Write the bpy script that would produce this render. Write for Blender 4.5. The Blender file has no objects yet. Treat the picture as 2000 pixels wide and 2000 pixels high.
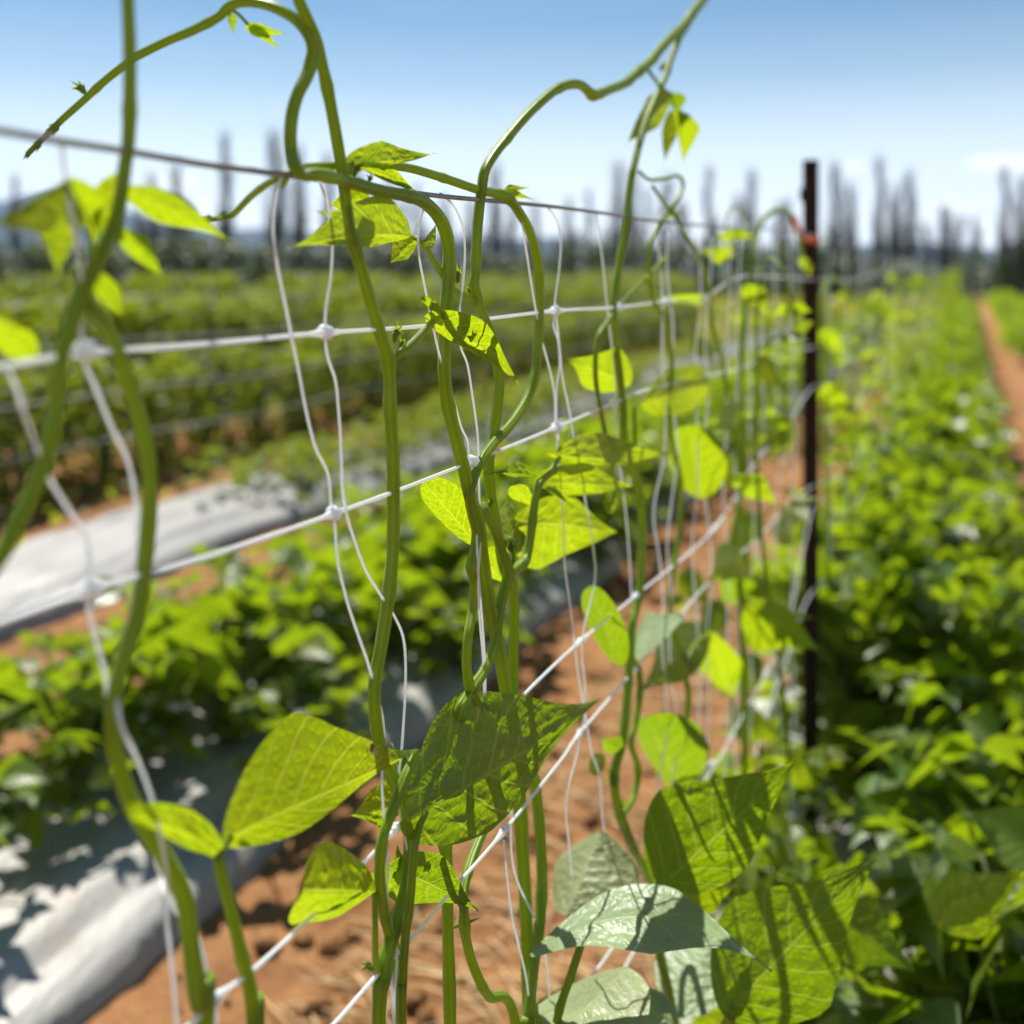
import bpy, math, random
from mathutils import Vector, Matrix, noise as mnoise

random.seed(7)
R = math.radians
scene = bpy.context.scene
COL = scene.collection
H = 1.62            # camera height
NETX = -0.42        # lateral position of the trellis net (rows lean 0.45 m sideways per metre of depth)
SL = 0.45
SUN_AZ, SUN_EL = -24.0, 56.0   # degrees; azimuth from +Y, negative = left

# ------------------------------------------------------------------ helpers
def rowpt(xp, y, z=0.0):
    return Vector((xp + SL * y, y, z))

def P(x, y, dy=0.0):
    """A point of the trellis plane (moved dy metres in depth) for traced outlines."""
    Y = 2000.0 * (-NETX) / max(60.0, (1900.0 - x)) + dy
    return Vector(((x - 1000.0) / 2000.0 * Y, Y, H - (y - 524.0) / 2000.0 * Y))

def depth(x, dy=0.0):
    return 2000.0 * (-NETX) / max(60.0, (1900.0 - x)) + dy

def tag(o, label=None, cat=None, group=None, kind=None):
    if label: o['label'] = label
    if cat: o['category'] = cat
    if group: o['group'] = group
    if kind: o['kind'] = kind
    return o

def empty(name, loc=(0, 0, 0)):
    o = bpy.data.objects.new(name, None)
    o.empty_display_size = 0.05
    o.location = loc
    COL.objects.link(o)
    return o

class MB:
    """Collects geometry for one mesh."""
    def __init__(self):
        self.v, self.f, self.uv, self.uv2 = [], [], [], []
    def add(self, v, f, uv=None, uv2=None):
        n = len(self.v)
        self.v += [tuple(p) for p in v]
        self.f += [tuple(i + n for i in q) for q in f]
        self.uv += uv if uv else [(0.5, 0.5)] * len(v)
        self.uv2 += uv2 if uv2 else [(0.0, 0.0)] * len(v)
    def build(self, name, mat, parent=None, smooth=True):
        me = bpy.data.meshes.new(name)
        off = Vector((0, 0, 0))
        if parent is not None:
            off = parent['_w'] if '_w' in parent else parent.location
            off = Vector(off)
        me.from_pydata([(a - off.x, b - off.y, c - off.z) for a, b, c in self.v], [], self.f)
        for nm, data in (('UVMap', self.uv), ('Metric', self.uv2)):
            l = me.uv_layers.new(name=nm)
            flat = []
            for loop in me.loops:
                flat += data[loop.vertex_index]
            l.data.foreach_set('uv', flat)
        if smooth:
            me.polygons.foreach_set('use_smooth', [True] * len(me.polygons))
        me.materials.append(mat)
        o = bpy.data.objects.new(name, me)
        COL.objects.link(o)
        if parent is not None: o.parent = parent
        return o

def catmull(pts, n=6):
    out = []
    m = len(pts)
    if m < 3:
        for i in range(m - 1):
            for k in range(n):
                out.append(pts[i].lerp(pts[i + 1], k / n))
        out.append(pts[-1].copy())
        return out
    for i in range(m - 1):
        p0 = pts[i - 1] if i > 0 else pts[0] * 2 - pts[1]
        p1, p2 = pts[i], pts[i + 1]
        p3 = pts[i + 2] if i + 2 < m else pts[-1] * 2 - pts[-2]
        for k in range(n):
            t = k / n
            out.append(0.5 * ((2 * p1) + (p2 - p0) * t + (2 * p0 - 5 * p1 + 4 * p2 - p3) * t * t
                              + (3 * p1 - p0 - 3 * p2 + p3) * t ** 3))
    out.append(pts[-1].copy())
    return out

def tube(mb, pts, radii, sides=10, cap=True, oval=1.0):
    """Tube along world points with one radius per point."""
    n = len(pts)
    tang = []
    for i in range(n):
        a, b = pts[max(0, i - 1)], pts[min(n - 1, i + 1)]
        t = (b - a)
        tang.append(t.normalized() if t.length > 1e-9 else Vector((0, 0, 1)))
    ref = Vector((0.3, -1, 0.1)).normalized()
    nrm = (ref - tang[0] * ref.dot(tang[0])).normalized()
    v, uv, f = [], [], []
    ln = 0.0
    for i in range(n):
        nrm = nrm - tang[i] * nrm.dot(tang[i])
        nrm = nrm.normalized() if nrm.length > 1e-6 else tang[i].orthogonal().normalized()
        bn = tang[i].cross(nrm)
        if i: ln += (pts[i] - pts[i - 1]).length
        for k in range(sides):
            a = 2 * math.pi * k / sides
            v.append(pts[i] + (nrm * math.cos(a) + bn * math.sin(a) * oval) * radii[i])
            uv.append((k / sides, ln * 10))
    for i in range(n - 1):
        for k in range(sides):
            a, b = i * sides + k, i * sides + (k + 1) % sides
            f.append((a, b, b + sides, a + sides))
    if cap:
        f.append(tuple(range(sides - 1, -1, -1)))
        f.append(tuple(range((n - 1) * sides, n * sides)))
    mb.add(v, f, uv)

def ellipsoid(mb, c, rx, ry, rz, M=None, ns=12, nr=8, bump=0.0, seed=0):
    v, f = [], []
    for i in range(nr + 1):
        th = math.pi * i / nr
        for k in range(ns):
            a = 2 * math.pi * k / ns
            d = Vector((math.sin(th) * math.cos(a), math.sin(th) * math.sin(a), math.cos(th)))
            s = 1.0 + bump * mnoise.noise(d * 1.7 + Vector((seed * 3.1, seed, 0)))
            p = Vector((d.x * rx, d.y * ry, d.z * rz)) * s
            if M is not None: p = M @ p
            v.append(Vector(c) + p)
    for i in range(nr):
        for k in range(ns):
            a, b = i * ns + k, i * ns + (k + 1) % ns
            f.append((a, a + ns, b + ns, b))
    mb.add(v, f)

def smoothstep(a, b, x):
    t = min(1, max(0, (x - a) / (b - a)))
    return t * t * (3 - 2 * t)

def prof(t, tmax, ta, tb):
    if t <= tmax:
        return max(0.0, math.sin(math.pi / 2 * t / tmax)) ** 0.55
    s = (t - tmax) / (1 - tmax)
    return max(0.0, 1 - s ** ta) ** tb

def leaf_geo(mb, B, C, T, wdir, h1, h2, fold=10, curl=0.0, tmax=0.3, blunt=False, nv=30, nu=16,
             quilt=0.0, back=0.06, seed=0, wave=0.0, twist=0.0):
    """One bean leaflet: B base, C bend control, T tip, wdir the direction of the first half, h1/h2 half widths in metres."""
    ta, tb = (2.2, 0.6) if blunt else (1.22, 1.45)
    L = (T - B).length
    v, uv, uv2, f = [], [], [], []
    hm = max(h1, h2)
    for j in range(nv + 1):
        t = j / nv
        t = t ** 1.15
        mid = B * ((1 - t) ** 2) + C * (2 * t * (1 - t)) + T * (t * t)
        tg = ((C - B) * (2 * (1 - t)) + (T - C) * (2 * t)).normalized()
        w = (wdir - tg * wdir.dot(tg)).normalized()
        n = w.cross(tg).normalized()
        if twist:
            q = Matrix.Rotation(R(twist) * t, 3, tg)
            w = q @ w; n = q @ n
        p0_ = prof(t, tmax, ta, tb)
        for i in range(nu + 1):
            s = 2.0 * i / nu - 1.0
            h = h1 if s < 0 else h2
            p = p0_ * (1 + 0.05 * mnoise.noise(Vector((t * 5, seed * 2.7, 1.0 if s < 0 else 5.0))) + 0.02 * mnoise.noise(Vector((t * 16, seed * 2.7, 1.0 if s < 0 else 5.0))))
            side = -1.0 if s < 0 else 1.0
            a = R(fold)
            wv = (-w if side > 0 else w) * math.cos(a) + n * math.sin(a)
            r = abs(s) * h * p
            pt = mid + wv * r + n * (curl * (abs(s) ** 2) * h * p)
            pt = pt - tg * (back * L * abs(s) ** 1.5 * max(0.0, 1 - t / tmax) ** 1.5)
            if quilt:
                ph = 7.5 * t - 1.7 * abs(s) + 0.25 * mnoise.noise(Vector((s * 3, t * 4, seed)))
                fr = ph - math.floor(ph)
                b = (1 - (2 * fr - 1) ** 2)
                env = min(1.0, abs(s) * 5) * min(1.0, (1 - abs(s)) * 4 + 0.25) * min(1, p * 1.5)
                q = quilt * env * (0.55 * b + 1.1 * mnoise.noise(Vector((s * 5 + seed, t * 11, seed * 1.3))) + 0.5 * mnoise.noise(Vector((s * 13 + seed, t * 25, seed * 2.3))))
                pt = pt + n * q
            if wave:
                pt = pt + n * (wave * L * abs(s) * math.sin(t * 9 + seed + side))
            v.append(pt)
            uv.append((s * 0.5 + 0.5, t))
            uv2.append((side * r * 10 + seed * 0.7, t * L * 10 + seed * 1.9))
    for j in range(nv):
        for i in range(nu):
            a = j * (nu + 1) + i
            f.append((a, a + 1, a + nu + 2, a + nu + 1))
    mb.add(v, f, uv, uv2)

# ------------------------------------------------------------------ materials
class NT:
    def __init__(self, name):
        self.m = bpy.data.materials.new(name)
        self.m.use_nodes = True
        self.t = self.m.node_tree
        self.t.nodes.clear()
        self.out = self.t.nodes.new('ShaderNodeOutputMaterial')
    def n(self, typ, **kw):
        nd = self.t.nodes.new(typ)
        for k, val in kw.items():
            if k.startswith('i_'):
                key = k[2:]
                key = int(key) if key.isdigit() else key.replace('_', ' ')
                s = nd.inputs[key]
                if hasattr(val, 'is_output') or isinstance(val, bpy.types.NodeSocket):
                    self.t.links.new(val, s)
                else:
                    s.default_value = val
            else:
                setattr(nd, k, val)
        return nd
    def math(self, op, a, b=None, c=None):
        nd = self.t.nodes.new('ShaderNodeMath'); nd.operation = op
        for i, val in enumerate((a, b, c)):
            if val is None: continue
            if isinstance(val, bpy.types.NodeSocket): self.t.links.new(val, nd.inputs[i])
            else: nd.inputs[i].default_value = val
        return nd.outputs[0]
    def ramp(self, fac, stops):
        nd = self.t.nodes.new('ShaderNodeValToRGB')
        self.t.links.new(fac, nd.inputs[0])
        e = nd.color_ramp.elements
        while len(e) < len(stops): e.new(0.5)
        for i, (p, c) in enumerate(stops):
            e[i].position = p
            e[i].color = (c, c, c, 1) if isinstance(c, (int, float)) else (*c, 1)
        return nd.outputs[0]
    def mix(self, fac, a, b, blend='MIX'):
        nd = self.t.nodes.new('ShaderNodeMix'); nd.data_type = 'RGBA'; nd.blend_type = blend
        for key, val in ((0, fac), (6, a), (7, b)):
            if isinstance(val, bpy.types.NodeSocket): self.t.links.new(val, nd.inputs[key])
            elif isinstance(val, (int, float)): nd.inputs[key].default_value = val
            else: nd.inputs[key].default_value = (*val, 1)
        return nd.outputs[2]
    def noise(self, vec, scale, detail=4, rough=0.55):
        nd = self.t.nodes.new('ShaderNodeTexNoise')
        if vec is not None: self.t.links.new(vec, nd.inputs['Vector'])
        nd.inputs['Scale'].default_value = scale; nd.inputs['Detail'].default_value = detail
        nd.inputs['Roughness'].default_value = rough
        return nd.outputs['Fac']
    def link(self, a, b): self.t.links.new(a, b)

def leaf_material(name, diff, trans, fac=0.5, rough=0.42, spec=0.5, vein=(0.2, 0.3, 0.08), fine=True, bump=0.6, sheen=0.05, vk=0.55):
    N = NT(name)
    uv = N.n('ShaderNodeUVMap', uv_map='UVMap').outputs[0]
    sep = N.n('ShaderNodeSeparateXYZ', i_0=uv)
    s = N.math('ABSOLUTE', N.math('MULTIPLY_ADD', sep.outputs[0], 2.0, -1.0))
    t = sep.outputs[1]
    met = N.n('ShaderNodeUVMap', uv_map='Metric').outputs[0]
    # midrib and lateral veins
    ph = N.math('SUBTRACT', N.math('MULTIPLY', t, 7.5), N.math('MULTIPLY', s, 1.7))
    fr = N.math('FRACT', ph)
    dist = N.math('MINIMUM', fr, N.math('SUBTRACT', 1.0, fr))
    lat = N.math('SUBTRACT', 1.0, N.math('SMOOTH_MIN', N.math('MULTIPLY', dist, 11.0), 1.0, 0.1))
    midr = N.math('SUBTRACT', 1.0, N.math('MINIMUM', N.math('MULTIPLY', s, 22.0), 1.0))
    lat = N.math('MAXIMUM', lat, 0.0)
    big = N.math('MAXIMUM', midr, N.math('MULTIPLY', lat, 0.8))
    oi = N.n('ShaderNodeObjectInfo')
    tc = N.n('ShaderNodeTexCoord')
    patch = N.noise(tc.outputs['Object'], 16.0, 2)
    hue = N.math('MULTIPLY_ADD', oi.outputs['Random'], 0.3, 0.75)
    dcol = N.mix(N.ramp(patch, [(0.3, 0.0), (0.7, 1.0)]), tuple(c * 0.8 for c in diff), tuple(min(1, c * 1.25) for c in diff))
    if fine:
        vor = N.n('ShaderNodeTexVoronoi', feature='DISTANCE_TO_EDGE')
        N.link(met, vor.inputs['Vector']); vor.inputs['Scale'].default_value = 14.0
        cell = N.ramp(vor.outputs['Distance'], [(0.0, 1.0), (0.12, 0.0)])
        veins = N.math('MAXIMUM', big, N.math('MULTIPLY', cell, 0.5))
        hgt = N.math('SUBTRACT', N.math('MULTIPLY', N.ramp(vor.outputs['Distance'], [(0, 0.0), (0.35, 1.0)]), 0.6), N.math('MULTIPLY', big, 0.9))
    else:
        veins = big
        hgt = N.math('MULTIPLY', big, -0.6)
    dcol = N.mix(N.math('MULTIPLY', veins, 0.55), dcol, vein)
    dcol = N.mix(1.0, dcol, N.n('ShaderNodeCombineColor', i_0=hue, i_1=1.0, i_2=1.0).outputs[0], 'MULTIPLY')
    tcol = N.mix(N.math('MULTIPLY', N.math('SUBTRACT', veins, big), vk * 2.0), trans, tuple(c * f for c, f in zip(trans, (0.32, 0.45, 0.5))))
    tcol = N.mix(N.math('MULTIPLY', big, 0.85), tcol, (min(1, trans[0] * 1.5), min(1, trans[1] * 1.25), 0.06))
    tcol = N.mix(N.ramp(patch, [(0.35, 0.0), (0.75, 0.35)]), tcol, tuple(c * f for c, f in zip(trans, (0.6, 0.85, 0.6))))
    bmp = N.n('ShaderNodeBump', i_Strength=bump, i_Distance=0.0014, i_Height=hgt)
    pr = N.n('ShaderNodeBsdfPrincipled', i_Base_Color=dcol, i_Roughness=rough, i_Normal=bmp.outputs[0])
    pr.inputs['Specular IOR Level'].default_value = spec
    pr.inputs['Sheen Weight'].default_value = sheen
    pr.inputs['Sheen Roughness'].default_value = 0.4
    pr.inputs['Sheen Tint'].default_value = (0.9, 1.0, 0.75, 1)
    tr = N.n('ShaderNodeBsdfTranslucent', i_Color=tcol, i_Normal=bmp.outputs[0])
    mx = N.n('ShaderNodeMixShader', i_0=fac)
    N.link(pr.outputs[0], mx.inputs[1]); N.link(tr.outputs[0], mx.inputs[2])
    N.link(mx.outputs[0], N.out.inputs[0])
    return N.m

M = {}
M['leaf'] = leaf_material('bean_leaf', (0.07, 0.11, 0.006), (0.46, 0.58, 0.003), 0.56, spec=0.35, vk=0.5, bump=0.4)
M['leaf_old'] = leaf_material('bean_leaf_mature', (0.052, 0.092, 0.007), (0.31, 0.44, 0.003), 0.52, rough=0.42, spec=0.35, vk=0.65, bump=0.55)
M['leaf_gray'] = leaf_material('bean_leaf_sheen_gray', (0.23, 0.265, 0.12), (0.30, 0.40, 0.02), 0.25, rough=0.44, spec=0.6, vein=(0.36, 0.42, 0.16), bump=0.45)  # paler gray base colour paints in the sun sheen on upper leaf faces
M['leaf_bush'] = leaf_material('bush_leaf', (0.095, 0.14, 0.010), (0.33, 0.45, 0.004), 0.48, rough=0.38, spec=0.6, fine=False, sheen=0.0)
M['leaf_hedge'] = leaf_material('hedge_leaf', (0.09, 0.13, 0.012), (0.33, 0.39, 0.010), 0.37, rough=0.5, spec=0.3, fine=False, sheen=0.0)

def stem_material(name, col, trans, fac=0.22):
    N = NT(name)
    uv = N.n('ShaderNodeUVMap', uv_map='UVMap').outputs[0]
    sep = N.n('ShaderNodeSeparateXYZ', i_0=uv)
    rib = N.math('SINE', N.math('MULTIPLY', sep.outputs[0], 6.2832 * 6))
    tc = N.n('ShaderNodeTexCoord')
    pn = N.noise(tc.outputs['Object'], 30.0, 4)
    c = N.mix(N.ramp(pn, [(0.3, 0.0), (0.72, 1.0)]), tuple(x * 0.72 for x in col), tuple(x * 1.2 for x in col))
    c = N.mix(N.math('MULTIPLY_ADD', rib, 0.18, 0.18), c, tuple(min(1, x * 1.9) for x in col))
    fz = N.noise(tc.outputs['Object'], 900.0, 2)
    hgt = N.math('ADD', N.math('MULTIPLY', rib, 0.6), N.math('MULTIPLY', fz, 0.5))
    b = N.n('ShaderNodeBump', i_Strength=0.6, i_Distance=0.0008, i_Height=hgt)
    pr = N.n('ShaderNodeBsdfPrincipled', i_Base_Color=c, i_Roughness=0.4, i_Normal=b.outputs[0])
    pr.inputs['Specular IOR Level'].default_value = 0.35
    pr.inputs['Sheen Weight'].default_value = 0.2
    pr.inputs['Sheen Roughness'].default_value = 0.3
    pr.inputs['Sheen Tint'].default_value = (0.95, 1.0, 0.8, 1)
    tr = N.n('ShaderNodeBsdfTranslucent', i_Color=(*trans, 1))
    mx = N.n('ShaderNodeMixShader', i_0=fac)
    N.link(pr.outputs[0], mx.inputs[1]); N.link(tr.outputs[0], mx.inputs[2])
    N.link(mx.outputs[0], N.out.inputs[0])
    return N.m
M['stem'] = stem_material('bean_stem', (0.165, 0.255, 0.010), (0.55, 0.70, 0.015), 0.32)
M['stem_bush'] = stem_material('bush_stem', (0.13, 0.18, 0.03), (0.4, 0.5, 0.05), 0.2)

def plain(name, c1, c2, scale, rough=0.6, bump=0.0, bscale=60, metal=0.0, spec=0.5, dist=0.01, detail=5):
    N = NT(name)
    tc = N.n('ShaderNodeTexCoord')
    n1 = N.noise(tc.outputs['Object'], scale, detail)
    c = N.mix(N.ramp(n1, [(0.32, 0.0), (0.68, 1.0)]), c1, c2)
    pr = N.n('ShaderNodeBsdfPrincipled', i_Base_Color=c, i_Roughness=rough, i_Metallic=metal)
    pr.inputs['Specular IOR Level'].default_value = spec
    if bump:
        b = N.n('ShaderNodeBump', i_Strength=bump, i_Distance=dist, i_Height=N.noise(tc.outputs['Object'], bscale, 4))
        N.link(b.outputs[0], pr.inputs['Normal'])
    N.link(pr.outputs[0], N.out.inputs[0])
    return N.m

def cord_material():
    N = NT('white_poly_cord')
    tc = N.n('ShaderNodeTexCoord')
    c = N.mix(N.noise(tc.outputs['Object'], 70, 3), (0.86, 0.88, 0.88), (0.93, 0.95, 0.95))
    pr = N.n('ShaderNodeBsdfPrincipled', i_Base_Color=c, i_Roughness=0.35)
    tr = N.n('ShaderNodeBsdfTranslucent', i_Color=(0.9, 0.95, 0.97, 1))
    mx = N.n('ShaderNodeMixShader', i_0=0.5)
    N.link(pr.outputs[0], mx.inputs[1]); N.link(tr.outputs[0], mx.inputs[2])
    N.link(mx.outputs[0], N.out.inputs[0])
    return N.m
M['cord'] = cord_material()
M['wire'] = plain('galvanised_wire', (0.18, 0.205, 0.19), (0.27, 0.30, 0.28), 40, 0.5, 0.2, 400, metal=0.2, dist=0.0005)
M['post'] = plain('rusty_brown_steel', (0.018, 0.011, 0.007), (0.045, 0.022, 0.012), 9, 0.75, 0.3, 120, dist=0.002, spec=0.15)
M['twine'] = plain('weathered_twine', (0.30, 0.29, 0.25), (0.5, 0.48, 0.43), 3, 0.6)
M['orange'] = plain('orange_twine', (0.75, 0.12, 0.03), (0.85, 0.22, 0.06), 30, 0.5)
M['film'] = None
M['bark'] = plain('poplar_bark', (0.10, 0.085, 0.07), (0.17, 0.15, 0.13), 3, 0.9)
M['twig'] = plain('poplar_twig', (0.09, 0.085, 0.075), (0.15, 0.145, 0.13), 2, 0.9)
M['dark_shrub'] = leaf_material('dark_shrub_leaf', (0.035, 0.05, 0.018), (0.12, 0.16, 0.03), 0.35, fine=False)
M['insect'] = plain('insect_body', (0.06, 0.02, 0.012), (0.12, 0.045, 0.02), 400, 0.35)
M['wing'] = plain('insect_wing', (0.3, 0.25, 0.2), (0.4, 0.35, 0.3), 400, 0.3)
M['hill'] = plain('hill_haze_blue', (0.010, 0.018, 0.022), (0.02, 0.03, 0.03), 0.004, 0.95)  # dark base colour tinted blue to add to the haze of distance

def soil_material():
    N = NT('red_brown_soil')
    tc = N.n('ShaderNodeTexCoord')
    o = tc.outputs['Object']
    big = N.noise(o, 1.3, 5)
    mid = N.noise(o, 9, 6, 0.65)
    fine = N.noise(o, 60, 5, 0.7)
    c = N.mix(N.ramp(mid, [(0.28, 0.0), (0.72, 1.0)]), (0.21, 0.092, 0.036), (0.46, 0.235, 0.095))
    c = N.mix(N.ramp(big, [(0.35, 0.0), (0.65, 0.6)]), c, (0.40, 0.19, 0.08))
    c = N.mix(N.ramp(fine, [(0.5, 0.0), (0.8, 0.55)]), c, (0.50, 0.31, 0.16))
    c = N.mix(N.ramp(N.noise(o, 3.7, 4, 0.6), [(0.52, 0.0), (0.72, 0.6)]), c, (0.15, 0.062, 0.028))
    ypos = N.n('ShaderNodeSeparateXYZ', i_0=o).outputs[1]
    far = N.math('ADD', N.math('MULTIPLY_ADD', ypos, 0.08, -4.6), N.math('MULTIPLY', N.noise(o, 0.2, 4), 1.6))
    farc = N.n('ShaderNodeClamp', i_0=far).outputs[0]
    c = N.mix(farc, c, N.mix(N.noise(o, 0.6, 5), (0.05, 0.065, 0.018), (0.10, 0.115, 0.035)))
    h = N.math('ADD', N.math('MULTIPLY', mid, 1.0), N.math('MULTIPLY', fine, 0.35))
    b = N.n('ShaderNodeBump', i_Strength=1.0, i_Distance=0.05, i_Height=h)
    pr = N.n('ShaderNodeBsdfPrincipled', i_Base_Color=c, i_Roughness=0.95, i_Normal=b.outputs[0])
    pr.inputs['Specular IOR Level'].default_value = 0.15
    N.link(pr.outputs[0], N.out.inputs[0])
    return N.m
M['soil'] = soil_material()

def film_material():
    N = NT('silver_mulch_film')
    tc = N.n('ShaderNodeTexCoord')
    mp = N.n('ShaderNodeMapping'); N.link(tc.outputs['Object'], mp.inputs[0])
    mp.inputs['Rotation'].default_value = (0, 0, math.atan(SL)); mp.inputs['Scale'].default_value = (1.0, 0.16, 1.0)
    w = N.noise(mp.outputs[0], 9, 6, 0.65)
    d = N.noise(tc.outputs['Object'], 3, 6, 0.7)
    c = N.mix(N.ramp(d, [(0.35, 0.0), (0.62, 1.0)]), (0.27, 0.26, 0.245), (0.35, 0.34, 0.32))
    c = N.mix(N.ramp(N.noise(tc.outputs['Object'], 5.5, 6, 0.7), [(0.56, 0.0), (0.70, 0.5)]), c, (0.26, 0.15, 0.08))
    b = N.n('ShaderNodeBump', i_Strength=0.35, i_Distance=0.03, i_Height=w)
    pr = N.n('ShaderNodeBsdfPrincipled', i_Base_Color=c, i_Roughness=0.45, i_Normal=b.outputs[0])
    pr.inputs['Specular IOR Level'].default_value = 0.35
    N.link(pr.outputs[0], N.out.inputs[0])
    return N.m
M['film'] = film_material()

# ------------------------------------------------------------------ camera, sun, sky
cam = bpy.data.cameras.new('camera')
cam.sensor_width = 36.0; cam.lens = 36.0
cam.shift_y = -0.238
cam.clip_start = 0.05; cam.clip_end = 12000
cam.dof.use_dof = True
cam.dof.focus_distance = 0.82
cam.dof.aperture_fstop = 2.9
cam.dof.aperture_blades = 0
camo = bpy.data.objects.new('camera', cam)
camo.location = (0, 0, H); camo.rotation_euler = (R(90), 0, 0)
COL.objects.link(camo)
scene.camera = camo

sun = bpy.data.lights.new('sun', 'SUN')
sun.energy = 5.0; sun.angle = R(0.53); sun.color = (1.0, 0.95, 0.86)
suno = bpy.data.objects.new('sun', sun)
sd = Vector((math.sin(R(SUN_AZ)) * math.cos(R(SUN_EL)), math.cos(R(SUN_AZ)) * math.cos(R(SUN_EL)), math.sin(R(SUN_EL))))
suno.rotation_euler = sd.to_track_quat('Z', 'Y').to_euler()
COL.objects.link(suno)

world = bpy.data.worlds.new('World'); scene.world = world
world.use_nodes = True
wt = world.node_tree; wt.nodes.clear()
wo = wt.nodes.new('ShaderNodeOutputWorld'); bg = wt.nodes.new('ShaderNodeBackground')
sky = wt.nodes.new('ShaderNodeTexSky'); sky.sky_type = 'NISHITA'
sky.sun_disc = False; sky.sun_elevation = R(SUN_EL); sky.sun_rotation = R(SUN_AZ)
sky.altitude = 400; sky.air_density = 1.0; sky.dust_density = 0.25; sky.ozone_density = 1.8
def wn(t, **kw):
    nd = wt.nodes.new(t)
    for k, val in kw.items(): setattr(nd, k, val)
    return nd
def wm(op, a, b=None):
    nd = wn('ShaderNodeMath', operation=op)
    for i, val in enumerate((a, b)):
        if val is None: continue
        if isinstance(val, bpy.types.NodeSocket): wt.links.new(val, nd.inputs[i])
        else: nd.inputs[i].default_value = val
    return nd.outputs[0]
wtc = wn('ShaderNodeTexCoord')
wsep = wn('ShaderNodeSeparateXYZ'); wt.links.new(wtc.outputs['Generated'], wsep.inputs[0])
wz = wm('ADD', wm('MAXIMUM', wsep.outputs[2], 0.0), 0.07)
wc = wn('ShaderNodeCombineXYZ')
wt.links.new(wm('DIVIDE', wsep.outputs[0], wz), wc.inputs[0])
wt.links.new(wm('DIVIDE', wsep.outputs[1], wz), wc.inputs[1])
cn = wn('ShaderNodeTexNoise'); wt.links.new(wc.outputs[0], cn.inputs[0])
cn.inputs['Scale'].default_value = 0.55; cn.inputs['Detail'].default_value = 7; cn.inputs['Roughness'].default_value = 0.55
cr = wn('ShaderNodeValToRGB'); wt.links.new(cn.outputs[0], cr.inputs[0])
cr.color_ramp.elements[0].position = 0.46; cr.color_ramp.elements[1].position = 0.56
low = wn('ShaderNodeValToRGB'); wt.links.new(wsep.outputs[2], low.inputs[0])
le = low.color_ramp.elements
le[0].position = 0.05; le[0].color = (1, 1, 1, 1)
le[1].position = 0.125; le[1].color = (0.02, 0.02, 0.02, 1)
veil = wn('ShaderNodeValToRGB'); wt.links.new(wsep.outputs[2], veil.inputs[0])
ve = veil.color_ramp.elements
ve[0].position = 0.02; ve[0].color = (.95, .95, .95, 1)
ve[1].position = 0.24; ve[1].color = (0, 0, 0, 1)
e = ve.new(0.11); e.color = (.54, .54, .54, 1)
e = ve.new(0.18); e.color = (.15, .15, .15, 1)
cm = wm('MAXIMUM', wm('MULTIPLY', wm('MULTIPLY', cr.outputs[0], low.outputs[0]), 0.95), veil.outputs[0])
ty = wm('MAXIMUM', wsep.outputs[1], 0.05)
tx_ = wm('DIVIDE', wsep.outputs[0], ty); tz_ = wm('DIVIDE', wsep.outputs[2], ty)
pc_ = wn('ShaderNodeCombineXYZ'); wt.links.new(tx_, pc_.inputs[0]); wt.links.new(tz_, pc_.inputs[1])
pn_ = wn('ShaderNodeTexNoise'); wt.links.new(pc_.outputs[0], pn_.inputs[0])
pn_.inputs['Scale'].default_value = 16; pn_.inputs['Detail'].default_value = 6
for (ux, uz, rx, rz) in ((.50, .103, .085, .016), (.425, .055, .045, .026), (-.33, .085, .05, .02), (-.30, .055, .10, .028), (.33, .10, .03, .008)):
    a_ = wm('POWER', wm('ABSOLUTE', wm('DIVIDE', wm('SUBTRACT', tx_, ux), rx)), 2.0)
    b_ = wm('POWER', wm('ABSOLUTE', wm('DIVIDE', wm('SUBTRACT', tz_, uz), rz)), 2.0)
    r_ = wm('SUBTRACT', 1.35, wm('ADD', wm('ADD', a_, b_), wm('MULTIPLY', pn_.outputs[0], 1.1)))
    cl_ = wn('ShaderNodeClamp'); wt.links.new(wm('MULTIPLY', r_, 1.6), cl_.inputs[0])
    cm = wm('MAXIMUM', cm, wm('MULTIPLY', cl_.outputs[0], 0.97))
tint = wn('ShaderNodeMix', data_type='RGBA', blend_type='MULTIPLY'); tint.inputs[0].default_value = 1.0
wt.links.new(sky.outputs[0], tint.inputs[6]); tint.inputs[7].default_value = (0.84, 1.0, 1.0, 1)
wmix = wn('ShaderNodeMix', data_type='RGBA')
wt.links.new(cm, wmix.inputs[0]); wt.links.new(tint.outputs[2], wmix.inputs[6])
wmix.inputs[7].default_value = (13.4, 13.6, 13.8, 1)
wt.links.new(wmix.outputs[2], bg.inputs[0])
bg.inputs[1].default_value = 0.06
wt.links.new(bg.outputs[0], wo.inputs[0])

vs = scene.view_settings
vs.view_transform = 'Standard'; vs.look = 'None'; vs.gamma = 1.0; vs.use_curve_mapping = False
vs.exposure = 0.75
scene.render.engine = 'CYCLES'
scene.cycles.use_denoising = True
scene.cycles.max_bounces = 8; scene.cycles.transmission_bounces = 6; scene.cycles.diffuse_bounces = 4
scene.cycles.volume_bounces = 0
scene.cycles.sample_clamp_indirect = 8

# ------------------------------------------------------------------ ground, hills
def axis(lo, hi, dlo, dhi, step, grow):
    a = [dlo]
    while a[-1] < dhi: a.append(a[-1] + step)
    s = step
    while a[-1] < hi:
        s *= grow; a.append(a[-1] + s)
    s = step
    b = []
    x = dlo
    while x > lo:
        s *= grow; x -= s; b.append(x)
    return b[::-1] + a

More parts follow.
